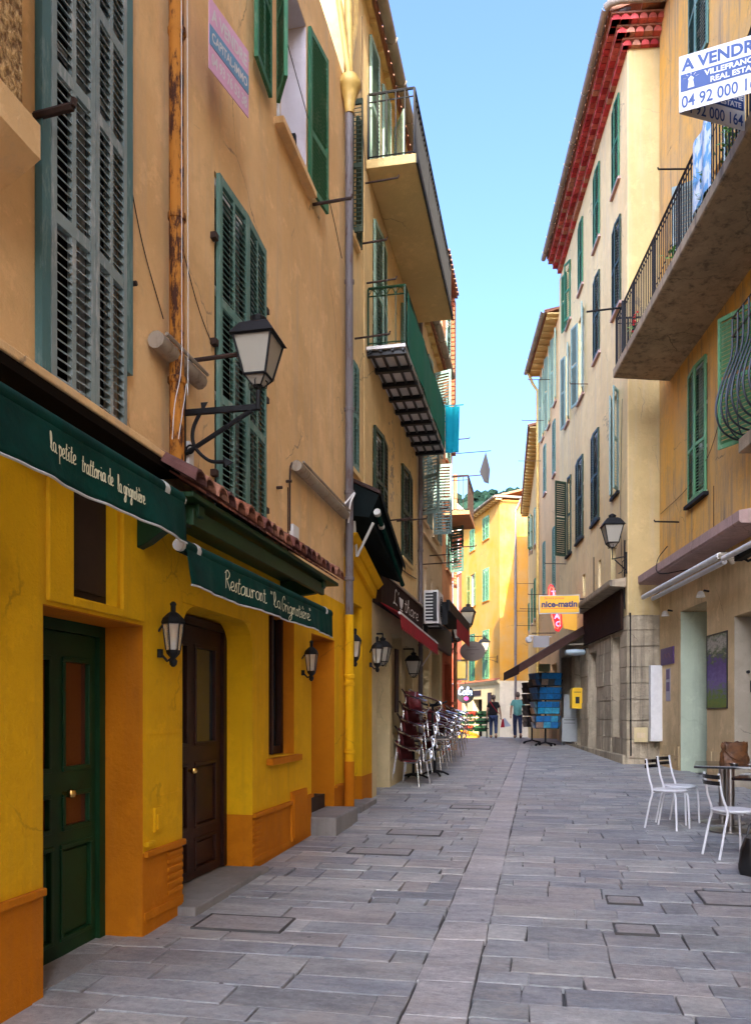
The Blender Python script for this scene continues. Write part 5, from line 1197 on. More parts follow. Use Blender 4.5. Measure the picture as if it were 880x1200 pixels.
# ================================================================ air conditioner
def air_con():
    t = empty('air_conditioner', tuple(WL.pt(17.35, 0, 3.52)), WL.rz, 'beige air conditioner unit on the wall past the cafe sign', 'air conditioner')
    c = MB(); c.box(0, .85, -.42, -.10, 0, .72); bo = c.build('casing', M['white'], t, bevel=.015)
    c = MB()
    for k in range(9): c.box(-.008, -.001, -.38, -.14, .06+k*.07, .10+k*.07)
    c.box(-.012, -.008, -.385, -.30, .05, .68); c.build('side_grille', M['blackpl'], bo)
    c = MB()
    for r in (.27, .22, .17, .12, .07): c.tube([(.48+r*math.cos(a*math.pi/12), -.425, .36+r*math.sin(a*math.pi/12)) for a in range(25)], .006, 4)
    c.tube([(.48, -.42, .36), (.48, -.44, .36)], .06, 10); c.build('fan_guard', M['iron'], bo)
    c = MB(); c.box(.05, .09, -.45, -.002, -.04, -.003); c.box(.76, .80, -.45, -.002, -.04, -.003); c.box(0, .85, -.46, -.42, -.06, -.02); c.build('bracket', M['iron'], t)
air_con()

# ================================================================ stacked cafe armchairs and tables
def armchair(label, loc, rz, cat='chair'):
    t = empty('cafe_armchair', loc, rz, label, cat, 'cafe armchairs stacked along the wall')
    # local: x = towards the front of the chair, y = across, z = up; origin on the floor below the seat centre
    s = MB(); n = 10; vs = []
    for j in range(2):
        for k in range(n+1):
            a = 2*math.pi*k/n
    s.prism([( .22*math.cos(a)*1.0, .22*math.sin(a)) for a in [2*math.pi*k/16 for k in range(16)]], 0, .02)
    s.M = None; sv = MB(); sv._add([(x, z, .43 + y) for x, y, z in s.v], s.f); sv.build('seat', M['bamboo'], t)
    b = MB(); seg = 10; vs = []
    for (z, lean) in ((.45, 0), (.60, .03), (.80, .09)):
        for k in range(seg+1):
            a = math.pi*(.62 + .76*k/seg); vs.append((.25*math.cos(a) - lean, .24*math.sin(a), z))
    m = seg+1; b._add(vs, [(j*m+k, j*m+k+1, (j+1)*m+k+1, (j+1)*m+k) for j in range(2) for k in range(seg)]); bo = b.build('backrest', M['bamboo'], t, smooth=True)
    so = bo.modifiers.new('thickness', 'SOLIDIFY'); so.thickness = .014
    a = MB()
    for sy in (-1, 1):
        a.tube(fit([(-.32, sy*.13, .84), (-.16, sy*.25, .74), (.10, sy*.27, .66), (.25, sy*.26, .60), (.27, sy*.25, .50), (.18, sy*.22, .43), (.0, sy*.22, .415)], 5), .016, 7)
    a.build('arm', M['alu'], t, smooth=True)
    for (p, q) in (((.19, .19, .43), (.25, .22, 0)), ((.19, -.19, .43), (.25, -.22, 0)), ((-.20, .17, .80), (-.30, .22, 0)), ((-.20, -.17, .80), (-.30, -.22, 0))):
        l = MB(); l.tube([p, q], .012, 7); l.build('leg', M['alu'], t, smooth=True)
    return t
arm0 = None
def stack(s, out, n, pitch, labels, rz=0, front=1):
    global arm0
    for k in range(n):
        base = WL.pt(s + .012*k, out + .04*k*front, gz(s) + pitch*k)
        if arm0 is None: arm0 = armchair(labels[k], tuple(base), 0); o = arm0
        else: o = copy_tree(arm0); o['label'] = labels[k]; o.location = base
        o.rotation_euler = (0, 0, R(rz))
N_ = ['lowest', 'second', 'third', 'fourth', 'topmost']
stack(14.3, .33, 5, .22, [f'dark red armchair, {q} of the stack beside the yellow shopfront' for q in N_], -18)
stack(17.4, .30, 4, .17, [f'dark red armchair, {q} of the stack just behind the upturned table' for q in N_[:3] + N_[4:]], -12)
stack(19.3, .30, 4, .17, [f'dark red armchair, {q} of the stack in the middle of the row' for q in N_[:3] + N_[4:]], -8)
stack(21.3, .32, 4, .17, [f'dark red armchair, {q} of the farthest stack by the wall' for q in N_[:3] + N_[4:]], -4)
def pedestal_table(label, loc, up=True, wood=True, r=.34):
    t = empty('pedestal_table', loc, 0, label, 'table')
    def Z(z): return z if up else .74 - z
    b = MB()
    b.tube([(0, 0, Z(.06)), (0, 0, Z(.70))], .028, 10)
    for k in range(4):
        a = math.pi/2*k + .5; b.tube([(0, 0, Z(.10)), (.18*math.cos(a), .18*math.sin(a), Z(.07)), (.30*math.cos(a), .30*math.sin(a), Z(.015))], [.03, .022, .02], 7)
    b.build('pedestal', M['iron'], t)
    p = MB(); z = Z(.72); p.box(-r, r, -r, r, min(z, z+(.03 if up else -.03)), max(z, z+(.03 if up else -.03))); p.build('tabletop', M['woodtop'] if wood else M['blackpl'], t, bevel=.01)
    return t
pedestal_table('pale topped pedestal table among the stacked chairs', tuple(WL.pt(16.1, .50, gz(16.1))))
tt = pedestal_table('table turned upside down, its black feet in the air above the pale tabletop', tuple(WL.pt(16.1, .46, gz(16.1) + .76)), False, False, .30)
pedestal_table('black pedestal table behind the first stack of chairs', tuple(WL.pt(15.4, .18, gz(15.4))), True, False, .28)

# ================================================================ RIGHT: signs, fittings
def sale_sign_right():
    W_, H_ = .98, .69; k = .63
    def board(name, label, loc, rz):
        t = empty(name, loc, rz, label, 'sign')
        c = MB(); c.box(0, W_, -.008, 0, 0, H_); c.build('board', M['signwhite'], t)
        c = MB(); c.box(.02, W_-.02, -.012, -.0085, .245, .455); c.build('blue_band', M['signblue'], t)
        c = MB(); text_mesh(c, 'A VENDRE', .20, .03, .50, -.011, bold=.007, width=.91); text_mesh(c, '04 92 000 164', .205, .03, .045, -.011, bold=.003, width=.92); c.build('lettering', M['signblue'], t)
        c = MB(); text_mesh(c, 'VILLEFRANCHE', .092, .29, .365, -.0145, bold=.003, width=.66); text_mesh(c, 'REAL ESTATE', .092, .36, .268, -.0145, bold=.003, width=.56)
        P = lambda q: [(x*k, z*.69) for x, z in q]
        c.prism(P([(.16, .39), (.28, .39), (.26, .52), (.275, .55), (.22, .60), (.165, .55), (.18, .52)]), -.0145, -.013)
        for a in (20, 55, 90, 125, 160):
            x0, z0 = .22 + .09*math.cos(R(a)), .545 + .075*math.sin(R(a)); x1, z1 = .22 + .15*math.cos(R(a)), .545 + .11*math.sin(R(a)); d = .006
            c.prism(P([(x0-d, z0), (x0+d, z0), (x1+d, z1), (x1-d, z1)]), -.0145, -.013)
        c.build('white_lettering', M['signwhite'], t); return t
    apex = Vector((1.66, 10.6, 9.03))
    board('sale_sign', 'white and blue A vendre board facing down the street in front of the balcony', tuple(apex), R(-11.9))
    board('sale_sign', 'second A vendre board, mostly hidden, meeting the first one in a point', tuple(apex + Vector((.01, .02, 0))), R(28.9))
sale_sign_right()

def fittings_right():
    X = W1.lx
    t = empty('awning_tube', tuple(W1.pt(18.96, 0, 0)), W1.rz, 'rolled cream awning tube below the pink ledge', 'awning')
    L = X(14.2) - X(18.96)
    c = MB(); c.tube([(0, -.50, 4.17), (L, -.50, 4.17)], .055, 12); c.tube([(.25, -.36, 4.10), (L-.2, -.36, 4.10)], .045, 10); c.build('roller', M['white'], t, smooth=True)
    c = MB(); c.tube([(L-.05, -.5, 4.17), (L+.10, -.42, 4.15), (L+.05, -.30, 4.05)], .06, 8)
    for u in (.5, L*.5, L-.4): c.tube([(u, 0, 4.25), (u, -.36, 4.1)], .025, 6)
    c.build('bracket', M['greyjamb'], t)
    t = empty('awning_tube', tuple(W1.pt(14.1, 0, 0)), W1.rz, 'second awning tube cut off by the right edge', 'awning')
    c = MB(); c.tube([(0, -.48, 4.10), (2.6, -.48, 4.10)], .045, 12); c.build('roller', M['white'], t, smooth=True)
    c = MB(); c.tube([(.5, 0, 4.1), (.42, -.25, 3.98), (.5, -.45, 4.08)], .022, 6); c.box(.3, 2.6, -.42, -.30, 4.0, 4.12); c.build('bracket', M['iron'], t)
    for (y, z, lab) in ((18.5, 3.72, 'small white spotlight left of the pale green doorway'), (16.2, 3.80, 'small white spotlight right of the pale green doorway')):
        t = empty('spotlight', tuple(W1.pt(y, 0, z)), W1.rz, lab, 'spotlight', 'spotlights on the stone shopfront')
        c = MB(); c.tube([(0, 0, .08), (0, -.10, .10)], .02, 8); c.build('bracket', M['iron'], t)
        c = MB(); c.lathe([(.03, .09), (.06, .06), (.085, -.02), (.08, -.03)], (-.02, -.15, 0), 12); c.build('lamp_head', M['white'], t, smooth=True)
    t = empty('poster', tuple(W1.pt(16.27, .0, 1.69)), W1.rz, 'framed poster of a lavender field beside the doorway', 'poster')
    w_ = X(15.26) - X(16.27); m_, t_, b_ = nodes('lavender_poster', .25, .4); tc = t_.nodes.new('ShaderNodeTexCoord'); sp = t_.nodes.new('ShaderNodeSeparateXYZ'); t_.links.new(tc.outputs['Object'], sp.inputs[0])
    n = tex_noise(t_, 5, 8, (1, 1, 3)); ad = t_.nodes.new('ShaderNodeMath'); ad.operation = 'MULTIPLY_ADD'; t_.links.new(n.outputs[0], ad.inputs[0]); ad.inputs[1].default_value = .9; t_.links.new(sp.outputs[2], ad.inputs[2])
    cr = t_.nodes.new('ShaderNodeValToRGB'); t_.links.new(ramp(t_, ad.outputs[0], .3, 1.9), cr.inputs[0]); e = cr.color_ramp.elements
    e[0].position = 0; e[0].color = (.16, .20, .04, 1); e[1].position = 1; e[1].color = (.05, .10, .04, 1)
    for p_, c_ in ((.22, (.10, .18, .04)), (.38, (.14, .11, .30)), (.60, (.09, .06, .20)), (.70, (.08, .12, .06)), (.82, (.34, .32, .28))): q = e.new(p_); q.color = (*c_, 1)
    t_.links.new(cr.outputs[0], b_.inputs['Base Color'])
    c = MB(); c.box(0, w_, -.012, -.002, 0, 1.34); c.build('print', m_, t)
    c = MB()
    for q in ((-.02, 0, 0, 1.34), (w_, w_+.02, 0, 1.34), (-.02, w_+.02, 1.34, 1.36), (-.02, w_+.02, -.02, 0)): c.box(q[0], q[1], -.02, -.002, q[2], q[3])
    c.build('frame', M['blackpl'], t)
    t = empty('purple_sign', tuple(W1.pt(19.30, 0, 2.66)), W1.rz, 'small purple plaque on the stone wall by the letterboxes', 'sign')
    c = MB(); c.box(0, .95, -.03, -.002, 0, .37); c.build('plaque', flat('purple', (.075, .028, .13), .4), t)
    c = MB(); c.tube(fit([(.2, -.032, .14), (.35, -.032, .24), (.47, -.032, .15), (.6, -.032, .24), (.75, -.032, .14)], 5), .006, 4); c.build('emblem', flat('dull_gold', (.28, .17, .16), .5), t)
    t = empty('notice', tuple(W1.pt(18.95, 0, 1.85)), W1.rz, 'narrow purple and white notice under the purple plaque', 'sign')
    c = MB(); c.box(0, .30, -.012, -.002, 0, .72); c.build('sheet', flat('notice_sheet', (.30, .27, .32), .5), t)
    c = MB(); c.box(.03, .27, -.015, -.0125, .48, .70); c.box(.03, .27, -.015, -.0125, .22, .42); c.build('purple_print', flat('purple_ink', (.07, .03, .12), .5), t)
    t = empty('letterboxes', tuple(W1.pt(19.42, 0, .95)), W1.rz, 'tall white column of letterboxes at the inner corner', 'letterbox')
    c = MB(); c.box(0, .17, -.26, -.003, 0, 1.72); bo = c.build('cabinet', M['white'], t, bevel=.006)
    for k in range(10):
        c = MB(); c.box(-.014, -.001, -.24, -.03, .05+k*.165, .20+k*.165); c.box(-.018, -.0145, -.18, -.09, .14+k*.165, .155+k*.165); c.build('flap', M['signwhite'], bo)
    t = empty('meter_box', (2.06, 19.43, .92), 0, 'small cream meter box on the stone corner pier', 'meter box')
    c = MB(); c.box(0, .30, -.05, 0, 0, .34); bo = c.build('box', M['shopcream'], t, bevel=.006); c = MB(); c.box(.06, .24, -.056, -.051, .10, .22); c.build('label_plate', M['cream2'], bo)
    t = empty('yellow_letterbox', tuple(W2.pt(24.75, 0, 1.72)), W2.rz, 'yellow post box on the pier beside the tobacconist', 'post box')
    c = MB(); c.prismx([(-.003, 0), (-.30, 0), (-.32, .03), (-.32, .55), (-.28, .62), (-.003, .62)], -.62, -.22); bo = c.build('box', flat('post_yellow', (.80, .47, .01), .45), t); c = MB(); c.box(-.215, -.21, -.26, -.06, .48, .50); c.box(-.215, -.21, -.22, -.10, .15, .35); c.build('slot', M['blackpl'], bo)
fittings_right()

def tobacconist():
    # projecting yellow newspaper sign
    t = empty('newspaper_sign', (-.07, 23.35, 4.40), R(3), 'yellow box sign reading nice-matin projecting over the street', 'sign')
    c = MB(); c.box(0, 1.08, -.06, .06, 0, .48); c.build('box', flat('sign_yellow', (.80, .42, .01), .4), t, bevel=.02)
    c = MB(); c.box(-.01, 1.09, -.064, .064, -.018, -.001); c.box(-.01, 1.09, -.064, .064, .481, .498); c.box(-.018, -.001, -.064, .064, -.018, .498); c.box(1.081, 1.098, -.064, .064, -.018, .498); c.build('sign_rim', M['signwhite'], t)
    c = MB(); text_mesh(c, 'nice-matin', .24, .05, .165, -.0625, bold=.010, width=.98); c.build('lettering', flat('ink_blue', (.01, .012, .10), .5), t)
    c = MB(); c.box(.05, 1.03, -.0635, -.0605, .115, .13); text_mesh(c, 'Service presse', .09, .12, .385, -.0625, shear=.3, width=.55); c.build('red_print', flat('sign_red', (.65, .03, .02), .5), t)
    c = MB(); c.box(1.098, 1.42, -.02, .02, .10, .14); c.box(1.098, 1.42, -.02, .02, .36, .40); c.build('bracket', M['iron'], t)
    # red tobacconist lozenge behind it
    t = empty('tobacco_sign', (.33, 25.6, 4.82), R(3), 'tall red glowing lozenge sign behind the yellow one', 'sign')
    def loz(w_, h_, sk): return [( -w_*.55, h_*.86), (-w_*.35, h_), (0, h_*.94), (w_*.95, -h_*.35), (w_*1.0, -h_*.78), (w_*.62, -h_), (w_*.22, -h_*.93), (-w_*.55, .1*h_)]
    c = MB(); c.prism(loz(.28, .74, 0), -.06, .06); c.build('body', flat('lozenge_red', (.62, .008, .012), .35, emit=.12), t)
    c = MB(); P = loz(.205, .65, 0); c.tube([(x, -.07, z) for x, z in P + [P[0]]], .018, 6); c.build('neon_tube', flat('neon_orange', (1, .20, .10), .4, emit=.28), t)
    c = MB(); 
    for q, zz, xx in (('T', .42, -.03), ('A', .18, .0), ('B', -.06, .03), ('A', -.28, .07), ('C', -.52, .10)): text_mesh(c, q, .22, xx-.03, zz-.05, -.075, bold=.008)
    c.build('lettering', flat('neon_violet', (.40, .40, .85), .4, emit=.12), t)
    c = MB(); c.prism([(.20, .30), (1.05, -.10), (1.05, -.75), (.34, -.60)], .30, .36); c.build('yellow_panel', flat('panel_yellow', (.72, .38, .02), .5), t)
    # long brown canvas awning
    t = empty('shop_awning', tuple(W2.pt(24.2, 0, 0)), W2.rz, 'long dark brown awning sloping out over the postcard stands', 'awning')
    Lx = -(5.0)
    c = MB(); c.hexa([(Lx,-.02,4.15),(0,-.02,4.15),(0,-1.95,2.98),(Lx,-1.95,2.98),(Lx,-.02,4.17),(0,-.02,4.17),(0,-1.95,3.0),(Lx,-1.95,3.0)]); c.build('canvas', M['brownawn'], t)
    c = MB(); c.hexa([(Lx,-1.98,2.72),(0,-1.98,2.72),(0,-1.965,2.72),(Lx,-1.965,2.72),(Lx,-1.97,3.0),(0,-1.97,3.0),(0,-1.955,3.0),(Lx,-1.955,3.0)]); c.hexa([(-.012,-.02,3.92),(0,-.02,3.92),(0,-1.96,2.76),(-.012,-1.96,2.76),(-.012,-.02,4.148),(0,-.02,4.148),(0,-1.96,2.978),(-.012,-1.96,2.978)]); c.build('valance', M['brownawn'], t)
    c = MB(); c.tube([(-.1,-.05,3.6),(-.1,-1.0,3.55),(-.1,-1.9,2.97)], .02, 6); c.tube([(-.03,-.02,4.1),(-.03,-1.95,2.95)], .02, 6); c.build('awning_arm', M['greyjamb'], t)
    # lamps under the awning
    t = empty('strip_lamp', tuple(W2.pt(24.3, 0, 3.35)), W2.rz, 'pale oval lamp on the wall beneath the yellow sign', 'lamp')
    c = MB(); c.M = Matrix.Translation((0, -.35, 0)) @ Matrix.Rotation(R(90), 4, 'X') @ Matrix.Scale(.45, 4, (0, 1, 0)); c.lathe([(.03, -.30), (.17, -.26), (.22, 0), (.17, .26), (.03, .30)], (0, 0, 0), 14); c.build('diffuser', flat('lamp_diffuser', (.40, .48, .52), .3), t, smooth=True)
    c = MB(); c.box(-.03, .03, -.12, -.002, -.03, .12); c.build('bracket', M['iron'], t)
    for (x, y, z, w_, lab) in ((.55, 29.6, 3.7, .42, 'white globe camera on the wall by the small hanging sign'),):
        t = empty('camera_globe', tuple(W2.pt(31.2, 0, 4.35)), W2.rz, lab, 'camera'); c = MB(); c.lathe([(.02, .12), (.11, .08), (.14, 0), (.11, -.09), (.03, -.13)], (0, -.85, 0), 12); c.build('globe', M['signwhite'], t, smooth=True); c = MB(); c.tube([(0,0,.1),(0,-.85,.14)], .02, 6); c.build('arm', M['white'], t)
    t = empty('hanging_sign', tuple(W2.pt(30.3, 0, 4.5)), W2.rz, 'blank grey rectangular sign hanging from a rod', 'sign')
    c = MB(); c.tube([(0,0,0),(0,-.85,0)], .018, 6); c.build('rod', M['rustiron'], t); c = MB(); c.box(-.02, .02, -.80, -.22, -.52, -.10); c.build('panel', flat('sign_grey', (.24, .22, .22), .5), t)
tobacconist()

def postcard_rack(label, loc, rz, blue, w_=.40, h=2.3, tiers=4, seed=1):
    t = empty('postcard_rack', loc, rz, label, 'postcard rack', 'revolving postcard racks outside the shop'); rnd = random.Random(seed)
    c = MB(); c.tube([(0,0,.1),(0,0,h)], .03, 8)
    for k in range(4): a = math.pi/2*k+.4; c.tube([(0,0,.12),(.34*math.cos(a),.34*math.sin(a),.06)], .022, 6); c.lathe([(.03,-.03),(.04,0),(.03,.03)], (.34*math.cos(a),.34*math.sin(a),.04), 8)
    c.build('stand', M['iron'], t)
    pal = [(.01,.16,.42),(.01,.28,.46),(.02,.10,.26),(.05,.34,.50),(.30,.20,.15),(.04,.05,.06),(.012,.12,.30)] if blue else [(.10,.07,.06),(.16,.11,.09),(.05,.04,.04),(.22,.15,.11),(.07,.05,.07)]
    zt = (h - .55) / tiers
    for k in range(tiers):
        z0 = .55 + zt*k
        p = MB()
        for s_ in range(4):
            p.M = Matrix.Rotation(math.pi/2*s_ + .12*k, 4, 'Z')
            for i in range(3):
                for j in range(2):
                    x0 = -w_ + .02 + i*(2*w_-.04)/3; x1 = x0 + (2*w_-.04)/3 - .012; za = z0 + .03 + j*(zt-.06)/2; zb = za + (zt-.06)/2 - .015
                    col = pal[0 if (j == 1 and blue) else rnd.randrange(len(pal))] if rnd.random() < .7 else rnd.choice(pal)
                    p.hexa([(x0,-w_-.01,za),(x1,-w_-.01,za),(x1,-w_+.01,za),(x0,-w_+.01,za),(x0,-w_-.06,zb),(x1,-w_-.06,zb),(x1,-w_-.045,zb),(x0,-w_-.045,zb)], col)
            p.box(-w_, w_, -w_, -w_+.012, z0, z0+zt-.03, (.03,.03,.03))
        p.M = None; p.build('card_tier', attr_mat_cached('postcards'), t)
    return t
_am = {}
def attr_mat_cached(n):
    if n not in _am: _am[n] = attr_mat(n, .3, .55, 14, 0, .5)
    return _am[n]
postcard_rack('tall rack of blue seaside postcards under the brown awning', (.10, 26.0, gz(26)), R(8), True, .36, 2.32, 4, 3)
postcard_rack('brown crowded rack behind the blue postcards', (-.33, 27.2, gz(27.2)), R(20), False, .22, 2.05, 4, 5)
def rack_details():
    t = empty('price_card', (.05, 26.4, gz(26)+2.36), R(5), 'pale green card standing on top of the postcard rack', 'sign')
    c = MB(); c.box(-.16, .20, -.01, .01, 0, .24); c.build('card', flat('card_green', (.42, .46, .24), .6), t); c = MB(); c.lathe([(.005,-.01),(.035,0),(.005,.01)], (-.05,-.02,.15), 8); c.build('red_dot', M['flower'], t)
    t = empty('grey_cabinet', (.86, 26.6, gz(26.6)), R(-4), 'grey two part metal cabinet beside the yellow post box', 'cabinet')
    c = MB(); c.box(-.24, .24, -.22, .22, .12, .88); lo = c.build('lower_box', M['greycab'], t, bevel=.01); c = MB(); c.box(-.18, .22, -.20, .20, .885, 1.62); c.build('upper_box', M['greycab'], t, bevel=.01)
    c = MB(); c.box(-.17, .17, -.228, -.221, .80, .82); c.box(-.17, .17, -.228, -.221, .70, .715); c.build('drawer_line', M['blackpl'], lo)
    for (x, y) in ((-.18, -.16), (.18, -.16), (-.18, .16), (.18, .16)):
        c = MB(); c.tube([(x, y-.02, .05), (x, y+.02, .05)], .05, 10); c.build('caster', M['blackpl'], t)
M['greycab'] = paint('grey_cabinet_paint', (.34, .35, .34), .5, .15, 4)
rack_details()

# ================================================================ white chairs, tables and what lies on them
def bistro_chair(label, x, y, rz):
    t = empty('white_chair', (x, y, gz(y)), rz, label, 'chair', 'white cafe chairs with black slatted backs')
    s = MB(); s.lathe([(.17, 0), (.195, .008), (.20, .020), (.19, .030), (.10, .028)], (0, 0, .445), 28); s.build('seat', M['chairwhite'], t, smooth=True)
    for (px, py, kind) in ((.14, .13, 'f'), (-.14, .13, 'f'), (.15, -.15, 'b'), (-.15, -.15, 'b')):
        l = MB()
        if kind == 'f': l.tube(fit([(px*.6, py*.7, .44), (px*1.02, py*1.05, .425), (px*1.12, py*1.2, .33), (px*1.15, py*1.3, 0)], 5), .0115, 8)
        else: l.tube(fit([(px*1.1, -.23, 0), (px*1.05, -.17, .30), (px, -.14, .45), (px*.95, -.19, .62), (px*.93, -.225, .83)], 5), .0115, 8)
        l.build('leg', M['chairwhite'], t, smooth=True)
    r = MB(); r.tube([(.14, .02, .43), (-.14, .02, .43)], .010, 6); r.tube([(.15, -.13, .43), (-.15, -.13, .43)], .010, 6); r.build('under_frame', M['chairwhite'], t)
    for z in (.735, .795):
        b = MB(); P = []
        for k in range(9):
            u = -1 + k/4; P.append((u*.155, -.225 - .035*(1-u*u) , z))
        for k in range(8):
            a, c = P[k], P[k+1]; b.hexa([(a[0],a[1]-.010,z-.020),(c[0],c[1]-.010,z-.020),(c[0],c[1]+.008,z-.020),(a[0],a[1]+.008,z-.020),(a[0],a[1]-.014,z+.020),(c[0],c[1]-.014,z+.020),(c[0],c[1]+.004,z+.020),(a[0],a[1]+.004,z+.020)])
        b.build('back_slat', M['blackgloss'], t)
    return t
bc = bistro_chair('white round-seated chair nearest the middle of the street', 1.49, 10.20, R(-125))
for (x, y, rz, lab) in ((1.68, 10.66, -128, 'white round-seated chair just behind another, half hidden by it'), (1.84, 8.53, -73, 'white round-seated chair closest to the viewer, by the black bag')):
    o = copy_tree(bc); o.location = (x, y, gz(y)); o.rotation_euler = (0, 0, R(rz)); o['label'] = lab
def glass_table(label, x, y, rz, w_, d, z=.76, peds=((0, 0),)):
    t = empty('cafe_table', (x, y, gz(y)), rz, label, 'table')
    c = MB(); c.box(-w_/2, w_/2, -d/2, d/2, z-.03, z); c.build('tabletop', M['blackgloss'], t, bevel=.006)
    for (px, py) in peds:
        c = MB(); c.tube([(px, py, .03), (px, py, z-.035)], .045, 16); c.build('column', M['steel'], t, smooth=True)
        c = MB(); c.lathe([(.27, 0), (.27, .012), (.10, .028), (.05, .05)], (px, py, 0), 28); c.build('base', M['steel'], t, smooth=True)
    return t
glass_table('black glass topped table carrying the brown bag and the cup', 2.30, 10.45, R(-11), .95, 1.05, .76, ((-.16, .33), (-.08, -.36)))
glass_table('lower black table edge in front at the right border', 2.46, 9.15, R(-22), .85, .85, .74, ((.1, 0),))
def table_items():
    z = gz(10.4) + .762
    t = empty('leather_bag', (2.31, 10.62, z), R(10), 'slouching brown leather bag on the black table', 'bag')
    from mathutils import noise as N
    b = MB(); nu, nv = 28, 14; vs = []
    for j in range(nv):
        v = j/(nv-1); zz = .25*v
        for i in range(nu):
            a = 2*math.pi*i/nu; rx_, ry_ = (.17 - .02*v), (.085 - .03*v); k = 1 + .16*N.noise(Vector((math.cos(a)*2, math.sin(a)*2, v*3))) + .05*math.sin(a*7+v*5)
            vs.append((rx_*math.copysign(abs(math.cos(a))**.7, math.cos(a))*k, ry_*math.sin(a)*k, zz + .02*N.noise(Vector((math.cos(a)*3, math.sin(a)*3, 5)))*v*2))
    b._add(vs, [(j*nu+i, j*nu+(i+1) % nu, (j+1)*nu+(i+1) % nu, (j+1)*nu+i) for j in range(nv-1) for i in range(nu)] + [tuple(range(nu))[::-1], tuple(range((nv-1)*nu, nv*nu))])
    bo = b.build('bag_body', M['leather'], t, smooth=True)
    h = MB(); h.tube(fit([(-.14, -.06, .16), (-.08, -.10, .08), (.02, -.10, .05), (.12, -.08, .12)], 5), .008, 5); h.build('strap', M['leather'], bo)
    t = empty('coffee_cup', (2.42, 10.12, z), 0, 'white cup on a saucer next to the brown bag', 'cup')
    c = MB(); c.lathe([(.03, 0), (.07, .008), (.078, .016), (.03, .012)], (0, 0, 0), 20); so = c.build('saucer', M['chairwhite'], t, smooth=True)
    c = MB(); c.lathe([(.025, .014), (.042, .03), (.048, .07), (.044, .07), (.036, .03), (.01, .022)], (0, 0, 0), 20); c.tube(fit([(.044, 0, .06), (.07, 0, .055), (.065, 0, .035), (.042, 0, .03)], 4), .005, 5); c.build('cup', M['chairwhite'], t, smooth=True)
    t = empty('ashtray', (2.20, 10.14, z), 0, 'small clear ashtray left of the cup', 'ashtray'); c = MB(); c.lathe([(.04, 0), (.05, .025), (.043, .025), (.035, .008)], (0,0,0), 16); c.build('dish', M['steel'], t, smooth=True)
    t = empty('handbag', (1.88, 7.72, gz(7.7)), R(20), 'glossy black bag on the ground at the right border', 'bag')
    b = MB(); nv = 12; vs = []
    for j in range(nv):
        v = j/(nv-1); sw = .5 + .5*math.sin(math.pi*min(1, .25 + v*.75)) 
        for i in range(nu):
            a = 2*math.pi*i/nu; k = 1 + .10*N.noise(Vector((math.cos(a)*2, math.sin(a)*2, v*3 + 9)))
            vs.append((.17*(.45 + .6*sw)*math.copysign(abs(math.cos(a))**.8, math.cos(a))*k, .11*(.4+.7*sw)*math.sin(a)*k, .33*v))
    b._add(vs, [(j*nu+i, j*nu+(i+1) % nu, (j+1)*nu+(i+1) % nu, (j+1)*nu+i) for j in range(nv-1) for i in range(nu)] + [tuple(range(nu))[::-1], tuple(range((nv-1)*nu, nv*nu))])
    bo = b.build('bag_body', paint('black_leather', (.010, .010, .011), .28, .4, 20, .5, 0, .006), t, smooth=True)
    h = MB()
    for y in (-.05, .05): h.tube(fit([(-.09, y, .30), (-.05, y, .44), (.05, y, .44), (.09, y, .30)], 5), .009, 6)
    h.build('handle', M['blackpl'], bo)
table_items()

# ================================================================ people
def skin_body(name, joints, edges, mat, parent, root=0, sub=2):
    me = bpy.data.meshes.new(name); me.from_pydata([j[:3] for j in joints], edges, []); me.materials.append(mat)
    o = bpy.data.objects.new(name, me); COL.objects.link(o); o.parent = parent
    sk = o.modifiers.new('skin', 'SKIN'); sk.use_smooth_shade = True
    lay = me.skin_vertices[0].data
    for i, j in enumerate(joints):
        r = j[3]; lay[i].radius = (r, r) if not isinstance(r, tuple) else r
        lay[i].use_root = (i == root)
    s = o.modifiers.new('sub', 'SUBSURF'); s.levels = sub; s.render_levels = sub
    return o
M['skin'] = flat('skin', (.42, .22, .14), .55); M['hair_grey'] = flat('cropped_hair', (.10, .07, .055), .8); M['jeans'] = paint('blue_jeans', (.035, .055, .13), .8, .4, 14)
M['tshirt'] = paint('sea_green_tshirt', (.13, .36, .32), .8, .2, 6); M['blacktop'] = paint('black_top', (.010, .009, .010), .85, .3, 6); M['orange_top'] = paint('orange_top', (.55, .12, .04), .8, .25, 6)
